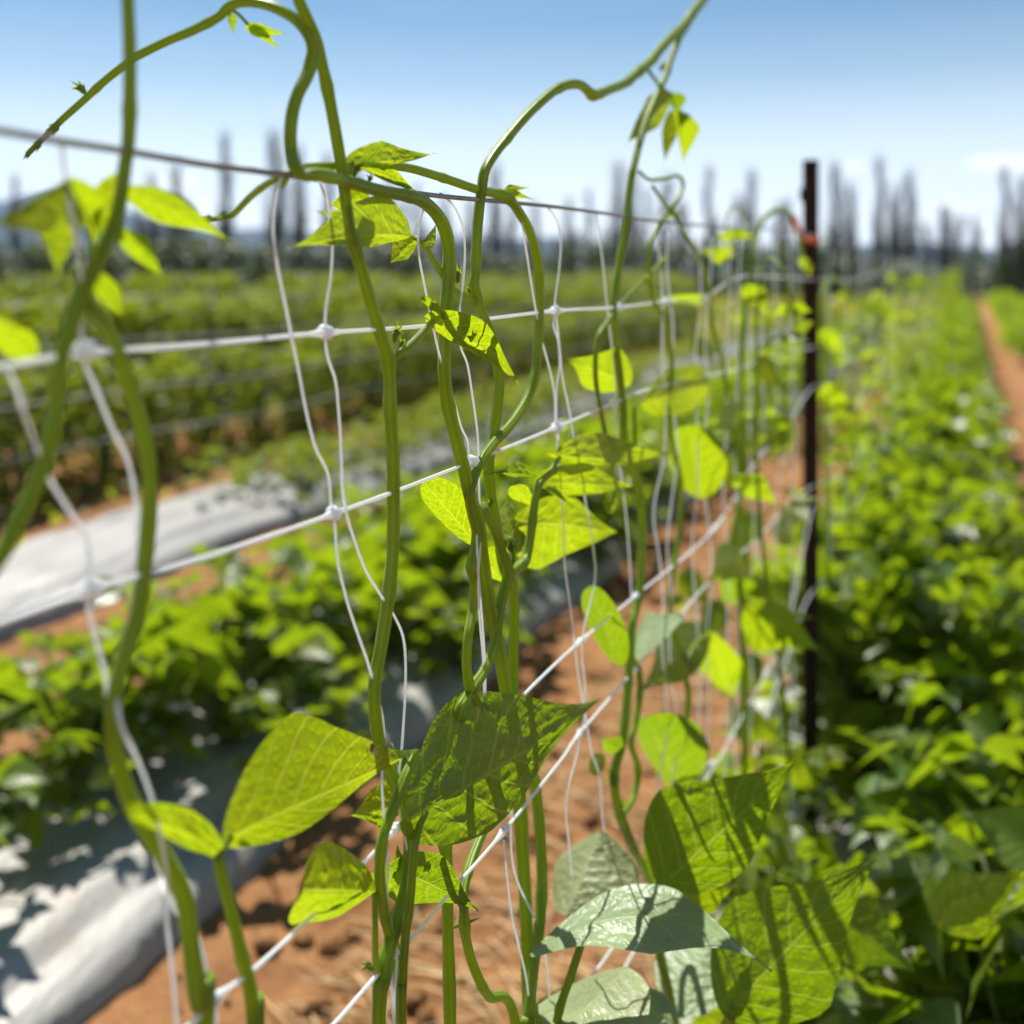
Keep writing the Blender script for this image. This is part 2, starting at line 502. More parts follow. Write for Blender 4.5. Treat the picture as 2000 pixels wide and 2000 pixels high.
def ground_z(xp, y):
    near = max(0.0, 1 - max(0, abs(xp) - 8) / 10) * max(0.0, 1 - max(0, y - 25) / 25)
    q = Vector((xp, y, 0))
    z = 0.03 * mnoise.noise(q * 2.1) + 0.018 * mnoise.noise(q * 6.0 + Vector((3, 1, 7))) + 0.012 * mnoise.noise(q * 15.0)
    return z * near - 0.02

xs = axis(-2600, 2600, -6.5, 2.0, 0.075, 1.14)
ys = axis(-60, 2200, 0.8, 7.0, 0.06, 1.045)
g = MB()
nx = len(xs)
gv = []
for y in ys:
    for x in xs:
        gv.append(rowpt(x, min(y, 9000), ground_z(x, y)))
gf = []
for j in range(len(ys) - 1):
    for i in range(nx - 1):
        a = j * nx + i
        gf.append((a, a + 1, a + nx + 1, a + nx))
g.add(gv, gf)
tag(g.build('ground', M['soil']), kind='structure')

# far hills, modelled at their distance
hm_ = MB()
hv, hf = [], []
cols, rows_ = 220, 10
for i in range(cols + 1):
    X = -1900 + 4300 * i / cols
    u = X / 1000.0
    top = 34 + 22 * mnoise.noise(Vector((u * 2.3, 1.7, 0))) + 9 * mnoise.noise(Vector((u * 8, 4.2, 0))) \
        + 62 * math.exp(-((X + 840) / 230.0) ** 2) + 22 * math.exp(-((X + 430) / 140.0) ** 2)
    top = max(8, top) * 1.35
    for j in range(rows_ + 1):
        k = j / rows_
        yy = 1500 + 500 * k
        zz = top * math.sin(math.pi * 0.5 * min(1, k * 1.4)) if k < 0.75 else top * (1 - (k - 0.75) * 3.9)
        hv.append(Vector((X, yy, zz - 1.0 + 3 * mnoise.noise(Vector((u * 20, k * 4, 2))))))
for i in range(cols):
    for j in range(rows_):
        a = i * (rows_ + 1) + j
        hf.append((a, a + rows_ + 1, a + rows_ + 2, a + 1))
hm_.add(hv, hf)
tag(hm_.build('hills', M['hill']), kind='structure')

# clods of soil and straw lying in the walkway
cl = MB()
rnd = random.Random(3)
for i in range(900):
    y = 1.6 + 9.0 * rnd.random() ** 1.8
    xp = rnd.uniform(-1.85, -0.62) if rnd.random() < 0.8 else rnd.uniform(-4.2, -3.2)
    s = 0.005 + 0.028 * rnd.random() ** 3
    if xp < -1.45: s *= 1.35
    Mx = Matrix.Rotation(rnd.random() * 6.28, 3, 'Z') @ Matrix.Rotation(rnd.random(), 3, 'X')
    ellipsoid(cl, rowpt(xp, y, ground_z(xp, y) + s * 0.35), s, s * rnd.uniform(0.6, 1), s * rnd.uniform(0.45, 0.8), Mx, 8, 6, 0.5, i)
tag(cl.build('soil_clods', M['soil']), kind='stuff')
M['straw'] = plain('dry_straw', (0.50, 0.33, 0.15), (0.62, 0.46, 0.25), 3, 0.8)
stw = MB()
for i in range(1300):
    y = 1.8 + 5.0 * rnd.random() ** 1.3
    xp = rnd.uniform(-1.5, -0.5)
    a = rnd.gauss(2.6, 0.6); l = rnd.uniform(0.04, 0.20)
    c = rowpt(xp, y, ground_z(xp, y) + 0.012)
    d = Vector((math.cos(a), math.sin(a), rnd.uniform(-0.15, 0.15))) * l * 0.5
    tube(stw, [c - d, c + Vector((0, 0, 0.006)), c + d], [rnd.uniform(.0016, .0035)] * 3, 4)
tag(stw.build('straw_litter', M['straw']), kind='stuff')

M['weed'] = leaf_material('weed_leaf', (0.10, 0.12, 0.02), (0.38, 0.42, 0.02), 0.5, fine=False, sheen=0.0)
wd_ = MB()
for i in range(9000):
    if i % 2:
        y = 8.5 + 34 * rnd.random() ** 1.2; xp = rnd.uniform(-1.9, -.55) if rnd.random() < .6 else rnd.uniform(-4.1, -3.3)
        if y < 13 and rnd.random() < .6: continue
    else:
        y = 3.0 + 36 * rnd.random() ** 1.3; xp = rnd.uniform(-9.5, -5.5)
        if xp > -6.0 and rnd.random() < .6: continue
    b = rowpt(xp, y, 0)
    a = rnd.random() * 6.283; l = rnd.uniform(.08, .2) * (1 + y / 40)
    d = Vector((math.cos(a) * .6, math.sin(a) * .6, rnd.uniform(.3, 1.2))).normalized()
    w = Vector((-math.sin(a), math.cos(a), .2))
    leaf_geo(wd_, b, b + d * l * .6, b + d * l + Vector((0, 0, -.2 * l)), w, l * .2, l * .2, 8, 0, .45, False, 3, 2, 0, 0)
for i in range(20000):
    y = 20 + 42 * rnd.random(); xp = rnd.uniform(-62, 14)
    if -14 < xp < -2.0 and y < 28: continue
    if -.2 < xp < .8: continue
    b = rowpt(xp, y, 0); a = rnd.random() * 6.283; l = rnd.uniform(.25, .55)
    d = Vector((math.cos(a) * .5, math.sin(a) * .5, rnd.uniform(.5, 1.2))).normalized()
    leaf_geo(wd_, b, b + d * l * .6, b + d * l + Vector((0, 0, -.2 * l)), Vector((-math.sin(a), math.cos(a), .2)), l * .28, l * .28, 8, 0, .45, False, 3, 2, 0, 0)
tag(wd_.build('ground_weeds', M['weed']), kind='stuff')

# ------------------------------------------------------------------ silver film on the beds
def film(x0, x1, y0, y1, hgt, label, seed):
    mb = MB()
    nxs, ny = 40, int((y1 - y0) / 0.06) if y1 - y0 < 14 else 260
    v, f = [], []
    for j in range(ny + 1):
        y = y0 + (y1 - y0) * (j / ny) ** 1.5
        for i in range(nxs + 1):
            k = i / nxs
            e = 0.10 * mnoise.noise(Vector((y * 0.9, seed, k))) + 0.05 * mnoise.noise(Vector((y * 3.1, seed, k)))
            xp = x0 + (x1 - x0) * k + e
            z = hgt * min(1, 5.0 * min(k, 1 - k)) ** 0.7
            z += 0.016 * mnoise.noise(Vector((xp * 7, y * 1.3, seed))) + 0.006 * mnoise.noise(Vector((xp * 15, y * 2.4, seed + 3)))
            if 0.12 < k < 0.88: z -= 0.02 * (0.5 + 0.5 * math.sin(k * 21 + seed + y * 0.4)) ** 3
            if k in (0.0, 1.0): z = -0.06
            v.append(rowpt(xp, y, z + 0.015))
    for j in range(ny):
        for i in range(nxs):
            a = j * (nxs + 1) + i
            f.append((a, a + 1, a + nxs + 2, a + nxs + 1))
    mb.add(v, f)
    return tag(mb.build('mulch_film', M['film']), label, 'plastic mulch')
film(-3.08, -1.95, 1.2, 30, 0.10, 'wrinkled silver film over the near left bed, bushy plants growing through it', 1.3)
film(-5.35, -4.28, 1.5, 34, 0.12, 'bare flat silver plastic film on the farther bed before the dark hedge', 5.1)
film(-0.72, 0.28, 1.3, 30, 0.07, 'gray plastic film under the bean row by the trellis posts', 8.7)

# ------------------------------------------------------------------ vines along the trellis (traced in the trellis plane)
def stem_pts(pts, n=6):
    w = [P(*p) for p in pts]
    return catmull(w, n), w

def add_stem(vine, pts, w0, w1=None, name='stem', ground=False, mat=None, nodes=(), up=0, sides=12, parent=None, ramp=1.0):
    """pts traced (x, y[, dy]); w0..w1 widths in trace units."""
    w1 = w0 if w1 is None else w1
    ctrl = [P(*p) for p in pts]
    rr = []
    for i, p in enumerate(pts):
        k = min(1.0, i / (len(pts) - 1) / ramp)
        rr.append((w0 + (w1 - w0) * k) * 0.5 * depth(p[0], p[2] if len(p) > 2 else 0) / 2000.0)
    if ground:
        last = ctrl[-1].copy(); d = (ctrl[-1] - ctrl[-2]).normalized()
        zs = last.z
        for k in (0.25, 0.55, 1.0):
            q = last.copy()
            q.z = zs * (1 - k) - 0.03 * k
            q.x += d.x * 0.10 * k + 0.012 * math.sin(k * 9 + last.x * 30)
            q.y += 0.03 * math.sin(k * 5 + last.x * 17)
            ctrl.append(q); rr.append(rr[-1] * 1.02)
    pts3 = catmull(ctrl, 8)
    n = len(ctrl)
    rad = []
    for i in range(len(pts3)):
        u = i / 8.0
        a = min(n - 2, int(u)); t = u - a
        rad.append(rr[a] * (1 - t) + rr[min(n - 1, a + 1)] * t)
    for (nx_, ny_) in nodes:
        c = P(nx_, ny_)
        for i, q in enumerate(pts3):
            dd = ((q - c).length) / (rad[i] * 1.7)
            rad[i] *= 1 + 0.30 * math.exp(-dd * dd)
    run, nxt = 0.0, 0.07 + 0.05 * ((pts[0][0] * 7) % 1.0)
    joints = []
    for i in range(1, len(pts3)):
        run += (pts3[i] - pts3[i - 1]).length
        if run > nxt:
            joints.append((pts3[i].copy(), rad[i])); nxt = run + 0.10 + 0.06 * abs(mnoise.noise(pts3[i] * 9))
    for c, r0 in joints:
        for i, q in enumerate(pts3):
            dd = (q - c).length / (r0 * 1.3)
            if dd < 3: rad[i] *= 1 + 0.16 * math.exp(-dd * dd)
    for i, q in enumerate(pts3):
        rad[i] *= 1 + 0.06 * mnoise.noise(q * 45)
        pts3[i] = q + Vector((mnoise.noise(q * 22), mnoise.noise(q * 22 + Vector((5, 5, 5))), 0)) * 0.0006
    mb = MB()
    tube(mb, pts3, rad, sides)
    return mb.build(name, mat or M['stem'], parent or vine)

def add_leaf(vine, b, t, h1, h2, tilt=20, fold=12, bend=0, bulge=0.0, curl=0.0, tmax=0.3, blunt=False, mat='leaf',
             quilt=0.0012, res=(34, 18), wave=0.012, seed=None, name='leaf', petiole=None, pw=8, back=0.06, twist=0.0):
    """b, t traced base and tip; h1 half width to the left of the way base->tip (as seen), h2 to the right."""
    seed = seed if seed is not None else (b[0] * 0.13 + b[1] * 0.37) % 17
    B, T = P(*b), P(*t)
    mid = (B + T) * 0.5
    Ym = (B.y + T.y) * 0.5
    view = (mid - Vector((0, 0, H))).normalized()
    tg = (T - B).normalized()
    w0 = view.cross(tg).normalized()         # candidate for left of travel in the picture
    tp = Vector((t[0] - b[0], -(t[1] - b[1]), 0)).normalized()
    left = Vector((-tp.y, 0, tp.x))
    if w0.dot(left) < 0: w0 = -w0
    away = w0.cross(tg).normalized()
    if away.y < 0: away = -away
    ca = math.cos(R(tilt))
    # positive tilt: the upper edge leans towards the viewer, so the underside shows and the sun comes through
    wd = (w0 * ca + away * (math.sin(R(tilt)) * (-1 if w0.z >= 0 else 1))).normalized()
    sc_ = Ym / 2000.0 / max(0.3, ca) / max(0.5, math.cos(R(fold)))
    C = mid + w0 * (bend * Ym / 2000.0) + view * (-bulge)
    mb = MB()
    leaf_geo(mb, B, C, T, wd, h1 * sc_, h2 * sc_, fold, curl, tmax, blunt, res[0], res[1],
             quilt, back, seed, wave, twist)
    lo = mb.build(name, M[mat], vine)
    if petiole:
        add_stem(vine, list(petiole) + [b], pw * 1.15, pw, 'petiole', parent=lo if False else vine)
    return lo

def add_bud(vine, x, y, w, h, ang=0.0, dy=0.0, name='bud'):
    """A small cluster of folded young leaflets."""
    mb = MB()
    c = P(x, y, dy); px = depth(x, dy) / 2000.0
    for k in range(4):
        a = R(ang + (-34, 0, 26, 58)[k])
        d = Vector((math.sin(a), 0.25 * (k - 1.5), math.cos(a))).normalized()
        l = h * px * (0.75, 1.0, 0.8, 0.55)[k]
        wd = d.cross(Vector((0.2, 1, 0.3))).normalized()
        leaf_geo(mb, c - d * l * 0.25, c + d * l * 0.3 + Vector((0, -0.12 * l, 0)), c + d * l * 0.75, wd, w * px * 0.32, w * px * 0.32, 42, 0.25, 0.35, False, 10, 6, 0, 0.0, k)
    ellipsoid(mb, c, w * px * 0.26, w * px * 0.26, h * px * 0.32, Matrix.Rotation(R(ang), 3, 'Y'), 8, 6)
    return mb.build(name, M['leaf'], vine)

def vine(label, base, group='climbing beans on the trellis net'):
    b = P(*base)
    o = empty('bean_vine', (b.x, b.y, 0.0))
    return tag(o, label, 'bean vine', group)

# A: thick straight vine left of centre
A = vine('thick straight bean vine crossing before the wire, bright bent leaf on its elbow', (740, 2000))
add_stem(A, [(572, -45), (583, 0), (616, 72), (630, 127), (648, 217), (663, 308), (673, 374), (683, 448), (699, 504), (717, 566), (742, 650),
             (757, 697), (761, 743), (762, 793), (767, 886), (769, 979), (767, 1073), (758, 1166), (745, 1259), (732, 1336), (734, 1409),
             (746, 1474), (774, 1532), (788, 1569), (800, 1619), (801, 1669), (793, 1737), (774, 1804), (754, 1871), (746, 1922), (739, 2000)],
         23, 29, ground=True, nodes=[(760, 700), (746, 1895)])
add_leaf(A, (845, 628, -.03), (1016, 753, -.06), 44, 20, tilt=15, fold=14, bend=24, bulge=.012, tmax=.36, petiole=[(762, 700), (783, 690, -.01), (812, 664, -.02)], pw=15)
add_leaf(A, (862, 628, -.035), (822, 582, -.05), 12, 10, tilt=30, fold=35, curl=.5, blunt=True, res=(16, 10))
add_bud(A, 772, 655, 22, 50, 8)
add_bud(A, 783, 672, 14, 30, 30)
add_bud(A, 765, 690, 12, 24, 5)

# the big leaf on its petiole and the lower leaves of the same clump
A2 = vine('bean plant at the centre with one big dark leaf and a ragged clump below', (786, 2000))
add_stem(A2, [(815, 1474, -.02), (791, 1518, -.02), (768, 1579, -.02), (748, 1636, -.02), (742, 1703, -.015), (746, 1760, -.01), (758, 1814, 0), (770, 1850, .02), (779, 1920, .02), (782, 2000, .02)], 21, 23, ground=True)
add_stem(A2, [(832, 1582, -.03), (818, 1619, -.03), (808, 1669, -.03), (801, 1754, -.025), (791, 1838, -.02), (786, 1922, -.02), (785, 2000, -.02)], 16, 18, ground=True)
add_leaf(A2, (842, 1577, -.035), (1168, 1366, -.07), 128, 84, tilt=26, fold=9, bend=-14, bulge=.012, tmax=.27, mat='leaf_old', quilt=.0021, res=(80, 44), back=.10)
add_stem(A2, [(731, 1745, -.01), (733, 1838, -.01), (735, 1888, 0), (742, 1930, .01)], 12, 15, 'petiole')
add_leaf(A2, (733, 1742, -.01), (589, 1740, -.02), 64, 72, tilt=18, fold=14, bend=0, curl=.2, tmax=.72, blunt=True, mat='leaf', res=(40, 24), back=.0)
add_leaf(A2, (728, 1712, 0), (785, 1770, .02), 14, 18, tilt=20, fold=20, res=(18, 10))
add_leaf(A2, (763, 1695, .02), (935, 1780, -.02), 46, 62, tilt=25, fold=16, bend=8, tmax=.4, mat='leaf_old', res=(44, 24), twist=12)
add_leaf(A2, (778, 1725, .02), (776, 1646, .02), 16, 20, tilt=20, fold=20, res=(18, 10))
add_leaf(A2, (792, 1560, .03), (684, 1593, .02), 38, 52, tilt=15, fold=12, bend=8, tmax=.35, mat='leaf', res=(40, 22))
add_leaf(A2, (818, 1596, .03), (766, 1450, .05), 26, 44, tilt=-50, fold=20, bend=6, tmax=.45, mat='leaf_gray', quilt=.003, res=(44, 24), wave=.03)
add_leaf(A2, (846, 1590, 0), (870, 1632, -.02), 14, 14, tilt=30, fold=30, res=(16, 10), curl=.4)
add_leaf(A2, (850, 1592, 0), (892, 1606, -.01), 12, 12, tilt=30, fold=30, res=(16, 10), curl=.4)
add_leaf(A2, (842, 1598, 0), (838, 1640, 0), 14, 16, tilt=20, fold=20, res=(16, 10))
add_bud(A2, 722, 1890, 20, 34, -60)

# B: looping vine
B = vine('looping bean vine, S bent over the wire, its tip arching across the top left', (911, 1380))
add_stem(B, [(54, 301, .27), (80, 275, .265), (105, 250, .26), (123, 232, .255), (163, 196, .24), (203, 159, .22), (246, 125, .20), (268, 109, .19), (326, 80, .16), (380, 58, .13), (427, 33, .10), (446, 14, .09),
             (471, 4, .075), (507, 6, .055), (543, 18, .035), (580, 40, .015), (605, 72), (612, 105), (601, 145), (583, 181), (572, 217), (567, 261), (569, 297), (576, 325, -.012),
             (594, 341, -.016), (624, 341, -.018), (671, 352, -.012), (717, 366, -.012), (764, 377, -.012), (811, 386, -.010), (845, 408, -.006), (866, 439), (876, 480), (876, 542), (871, 604), (868, 666),
             (868, 728), (873, 775), (879, 809), (894, 871), (908, 924), (922, 979), (935, 1026), (940, 1080, .012), (948, 1135, .015), (958, 1197, .012), (969, 1243, .01), (980, 1300), (1000, 1420, .02), (1012, 1500, .03)],
         11, 26, ground=True, nodes=[(436, 22), (576, 335)], ramp=.36)
B_st = B.children[0]
add_bud(B, 160, 176, 22, 40, -50, .24)
add_bud(B, 108, 246, 26, 46, -140, .26)
add_bud(B, 76, 280, 18, 40, -140, .265)
add_bud(B, 56, 300, 12, 26, -140, .27)
add_leaf(B, (447, 26, .09), (457, 70, .09), 9, 9, tilt=20, fold=35, curl=.4, res=(16, 8))
add_leaf(B, (484, 48, .08), (562, 65, .06), 8, 20, tilt=20, fold=25, bend=-6, tmax=.35, res=(22, 12), petiole=[(448, 18, .09), (465, 27, .085)], pw=7)
add_leaf(B, (490, 52, .08), (549, 97, .07), 10, 14, tilt=30, fold=25, res=(20, 10))
# leaflets at the wire
add_leaf(B, (688, 318, -.005), (848, 299, -.02), 38, 10, tilt=15, fold=18, bend=-13, tmax=.36, res=(40, 22), petiole=[(680, 352, 0), (684, 334, -.004)], pw=9)
add_leaf(B, (694, 321, 0), (823, 384, -.01), 19, 10, tilt=22, fold=16, bend=10, tmax=.45, res=(36, 18))
add_bud(B, 694, 335, 20, 46, 15)
add_bud(B, 721, 352, 12, 28, 15)

# C: arch to the top right with a leaf shoot at its elbow
Cv = vine('bean vine that arches high to the top right corner with a dip in its crest', (975, 1380))
add_stem(Cv, [(1395, -40), (1372, 0), (1353, 25), (1338, 47), (1300, 84), (1272, 118), (1247, 140), (1223, 161), (1192, 174), (1161, 186), (1148, 177), (1133, 166),
              (1111, 165), (1083, 177), (1052, 202), (1021, 233), (990, 270), (965, 301), (946, 335), (940, 373), (935, 413), (931, 466), (929, 528), (926, 557), (935, 594),
              (947, 625), (966, 666), (974, 728), (974, 775), (966, 840, .015), (955, 902, .015), (958, 960, .02), (972, 1040, .02), (985, 1110, .02), (1003, 1160, .025), (1003, 1300, .03), (1004, 1370, .03), (1020, 1450, .03), (1035, 1500, .03), (1045, 1530, .03), (1054, 1617, .02),
              (1059, 1711, .01), (1054, 1804), (1043, 1881), (1031, 1990), (1029, 2030)], 19, 22, ground=True, nodes=[(1247, 140), (926, 585), (1158, 185)])
add_stem(Cv, [(928, 592), (905, 578, .005), (880, 560, .012), (850, 515, .012), (832, 482, .008), (812, 464, .005)], 15, 10, 'petiole')
add_leaf(Cv, (793, 461, 0), (556, 486, -.01), 22, 80, tilt=18, fold=10, bend=-16, tmax=.33, res=(54, 30), quilt=.001)
add_leaf(Cv, (813, 466, .01), (762, 514, .02), 20, 30, tilt=20, fold=10, tmax=.5, res=(28, 16), blunt=False)
add_leaf(Cv, (826, 474, .0), (852, 434, .01), 4, 20, tilt=20, fold=16, bend=-8, tmax=.4, res=(26, 14))
add_leaf(Cv, (716, 388, .02), (640, 400, .03), 34, 40, tilt=20, fold=10, tmax=.3, res=(24, 14))
add_leaf(Cv, (672, 422, .012), (615, 411, .012), 7, 10, tilt=20, fold=25, res=(18, 10), bend=6)
add_bud(Cv, 893, 540, 22, 44, -5)
add_bud(Cv, 916, 568, 10, 22, -30)
add_bud(Cv, 1293, 132, 18, 24, 40)

# D: shoot that hangs left of the wire and swings down in an S
D = vine('slim bean vine lying over the wire, knobby tip hanging left, wide S curve below', (920, 1390))
add_stem(D, [(366, 433, .12), (390, 431, .12), (417, 428, .11), (437, 424, .10), (456, 417, .085), (489, 384, .06), (518, 362, .035), (543, 348, .018), (570, 333, .012), (596, 326, .014), (655, 324, .012), (720, 322, .014), (792, 327, .01), (842, 340, .008), (888, 355, .008), (935, 371, .008),
             (966, 377, .0), (991, 386, -.008), (1012, 411, -.004), (1031, 445), (1047, 495), (1053, 551), (1053, 619), (1050, 697), (1043, 743), (1028, 784), (997, 830), (966, 865),
             (941, 899, -.006), (925, 936, -.008), (917, 970, -.004), (922, 1005), (930, 1040), (925, 1080), (920, 1110), (926, 1140, .008), (922, 1190, .01), (914, 1243), (911, 1290), (913, 1318), (921, 1354), (940, 1390, .01), (960, 1470, .03), (970, 1560, .04), (946, 1619, .03), (919, 1686, .02), (906, 1737, .01), (906, 1770, .0),
             (909, 1821), (919, 1871), (936, 1915), (955, 1945), (1007, 2000)], 11, 19, ground=True, ramp=.3, nodes=[(437, 424), (975, 378), (906, 1810)])
add_bud(D, 374, 432, 18, 36, -95, .12)
add_bud(D, 412, 428, 18, 44, -100, .11)
add_bud(D, 444, 421, 20, 34, -100, .09)
add_leaf(D, (566, 342, 0), (545, 375, 0), 7, 9, tilt=20, fold=25, res=(16, 8))
add_leaf(D, (986, 376, -.01), (1034, 366, -.02), 10, 9, tilt=25, fold=32, res=(20, 10))
add_leaf(D, (990, 380, -.01), (1042, 389, -.02), 9, 7, tilt=25, fold=30, res=(20, 10))
add_stem(D, [(855, 1626, .01), (872, 1686, .01), (892, 1745, .005), (905, 1772)], 13, 16, 'petiole')
add_leaf(D, (905, 1806, -.005), (872, 1816, -.02), 3, 3, tilt=0, res=(10, 6), quilt=0, fold=20)
add_leaf(D, (908, 1804, -.005), (944, 1790, -.02), 3, 3, tilt=0, res=(10, 6), quilt=0, fold=20)

# E: forked vine with the bright leaf pair
E = vine('forked bean vine with a round bud in its fork and a bright pointed leaf pair', (895, 1387))
add_stem(E, [(945, 985, .01), (950, 1005), (966, 1035), (984, 1088), (994, 1118), (985, 1150), (975, 1197), (966, 1253), (947, 1305), (917, 1354), (895, 1390), (880, 1450, .03), (870, 1540, .05)], 17, 23, ground=True, nodes=[(994, 1120)])
add_stem(E, [(996, 1120), (1012, 1108), (1027, 1090), (1037, 1042), (1045, 979), (1051, 948), (1062, 933), (1080, 912), (1096, 888)], 21, 10, 'petiole', nodes=[(1020, 1102), (1050, 945)])
add_leaf(E, (1094, 890, -.01), (1318, 884, -.05), 44, 14, tilt=18, fold=14, bend=-22, bulge=.008, tmax=.32, res=(60, 30), quilt=.0014)
add_leaf(E, (1060, 940, 0), (1241, 949, -.02), 40, 24, tilt=20, fold=10, bend=-8, tmax=.38, res=(56, 30), quilt=.0014)
add_leaf(E, (1036, 1022, .04), (1206, 1040, .02), 56, 92, tilt=16, fold=10, bend=6, tmax=.34, mat='leaf', res=(60, 34), quilt=.0014, back=.14)
add_leaf(E, (1042, 930, -.01), (944, 926, -.02), 12, 13, tilt=40, fold=28, bend=-6, curl=.3, res=(34, 16), mat='leaf_old', quilt=.002)
add_leaf(E, (1006, 952, .02), (1052, 998, .02), 16, 22, tilt=20, fold=16, res=(30, 16))
add_leaf(E, (1056, 946, .01), (1119, 989, .0), 8, 10, tilt=30, fold=35, curl=.4, res=(30, 14), mat='leaf_old')
add_leaf(E, (929, 1062, .03), (826, 940, .03), 26, 46, tilt=15, fold=8, tmax=.62, blunt=True, res=(44, 24))
add_leaf(E, (932, 1090, .05), (990, 1140, .05), 50, 30, tilt=20, fold=8, res=(30, 16))
add_leaf(E, (1020, 1070, .06), (985, 985, .06), 24, 26, tilt=-45, fold=14, mat='leaf_gray', blunt=True, res=(36, 20), quilt=.0025)
bm_ = MB()
c = P(998, 1062, -.006); px = depth(998) / 2000
ellipsoid(bm_, c, 12 * px, 12 * px, 15 * px, Matrix.Rotation(R(-18), 3, 'Y'), 14, 10)
for k in range(4):
    a = k * 1.57
    d = Vector((math.cos(a), math.sin(a), 0)) * 10 * px
    leaf_geo(bm_, c + d + Vector((0, 0, -13 * px)), c + d * 1.5, c + d * 0.5 + Vector((-5 * px, 0, 17 * px)), Vector((-math.sin(a), math.cos(a), 0)), 8 * px, 8 * px, 15, 0, .4, False, 8, 6, 0, 0)
tube(bm_, catmull([P(1000, 1104, -.004), P(1003, 1090, -.006), P(1001, 1076, -.006)], 4), [3.2 * px] * 9, 8)
bm_.build('flower_bud', M['leaf_old'], E)
add_bud(E, 957, 985, 16, 26, 10)
add_bud(E, 1019, 1374, 18, 34, 10)

# F: vine to the right of centre reaching the top right leaves
F = vine('tall bean vine with drooping young leaves against the sky and twisted strands below', (1267, 1714))
add_stem(F, [(1352, 30), (1344, 47), (1328, 71), (1313, 109), (1300, 149), (1288, 174), (1270, 215), (1254, 264), (1241, 311), (1232, 357), (1223, 435), (1213, 497), (1204, 553), (1198, 600), (1199, 640), (1202, 678),
             (1211, 740), (1217, 802), (1219, 864), (1230, 911), (1245, 940), (1249, 973), (1255, 1035), (1253, 1097), (1248, 1159), (1242, 1190), (1234, 1224), (1231, 1274), (1228, 1317), (1224, 1364), (1220, 1411), (1214, 1457), (1202, 1498), (1200, 1535), (1206, 1575),
             (1216, 1605), (1230, 1643), (1245, 1675), (1267, 1714), (1290, 1760)], 13, 19, ground=True, nodes=[(1247, 945), (1234, 1290), (1214, 1590)])
add_stem(F, [(1234, 1285), (1248, 1311), (1249, 1364), (1241, 1411), (1232, 1451), (1244, 1490), (1245, 1519), (1236, 1560), (1218, 1592), (1224, 1630), (1240, 1660)], 13, 13, 'side_stem')
add_stem(F, [(1239, 793), (1240, 850), (1243, 905), (1246, 935)], 9, 11, 'side_stem')
add_stem(F, [(1198, 612), (1184, 632), (1168, 660), (1163, 724), (1169, 780), (1183, 855), (1196, 911), (1200, 950), (1193, 985)], 11, 9, 'side_stem')
add_stem(F, [(1247, 985), (1232, 968), (1217, 958)], 9, 6, 'petiole')
add_leaf(F, (1197, 965, 0), (1190, 1005, 0), 14, 12, tilt=20, fold=25, res=(18, 10), blunt=True)
add_stem(F, [(1262, 132), (1275, 150), (1290, 168), (1312, 186)], 8, 6, 'petiole')
add_leaf(F, (1310, 184, 0), (1220, 284, .02), 26, 30, tilt=22, fold=14, bend=6, tmax=.36, res=(40, 22))
add_leaf(F, (1312, 220, .0), (1297, 322, 0), 16, 13, tilt=20, fold=10, tmax=.4, res=(34, 18))
add_leaf(F, (1315, 222, .0), (1334, 320, 0), 38, 6, tilt=20, fold=10, tmax=.36, res=(34, 18), bend=8)
add_leaf(F, (1313, 184, .01), (1320, 236, .01), 16, 14, tilt=30, fold=30, curl=.4, res=(24, 12), mat='leaf_old')
add_leaf(F, (1224, 748, .03), (1106, 702, .03), 44, 56, tilt=18, fold=12, tmax=.42, res=(40, 22), mat='leaf')
add_leaf(F, (1254, 786, -.01), (1390, 752, -.02), 50, 44, tilt=15, fold=10, tmax=.7, blunt=True, res=(40, 22), back=.0)
add_leaf(F, (1215, 1302, .02), (1150, 1146, .03), 34, 34, tilt=20, fold=14, tmax=.5, blunt=True, mat='leaf_old', res=(40, 22), back=0)
add_leaf(F, (1238, 1288, .03), (1262, 1193, .06), 30, 54, tilt=-60, fold=10, tmax=.5, mat='leaf_gray', res=(40, 22))
add_leaf(F, (1384, 1240, 0), (1252, 1352, 0), 44, 62, tilt=15, fold=12, bend=-8, tmax=.45, mat='leaf_old', res=(44, 24), petiole=[(1340, 1420, .03), (1344, 1362, .02), (1340, 1300, .0), (1362, 1255, -.01)], pw=9)
add_leaf(F, (1382, 1242, .01), (1434, 1370, .01), 40, 40, tilt=18, fold=10, tmax=.5, res=(40, 22))
add_leaf(F, (1210, 1470, 0), (1172, 1440, .02), 18, 22, tilt=20, fold=20, res=(20, 12), mat='leaf_old')
add_leaf(F, (1180, 1480, .01), (1152, 1508, .01), 16, 16, tilt=20, fold=10, res=(20, 12), blunt=True)
add_bud(F, 1196, 1525, 24, 46, -20)
add_bud(F, 1210, 1580, 24, 40, 20)

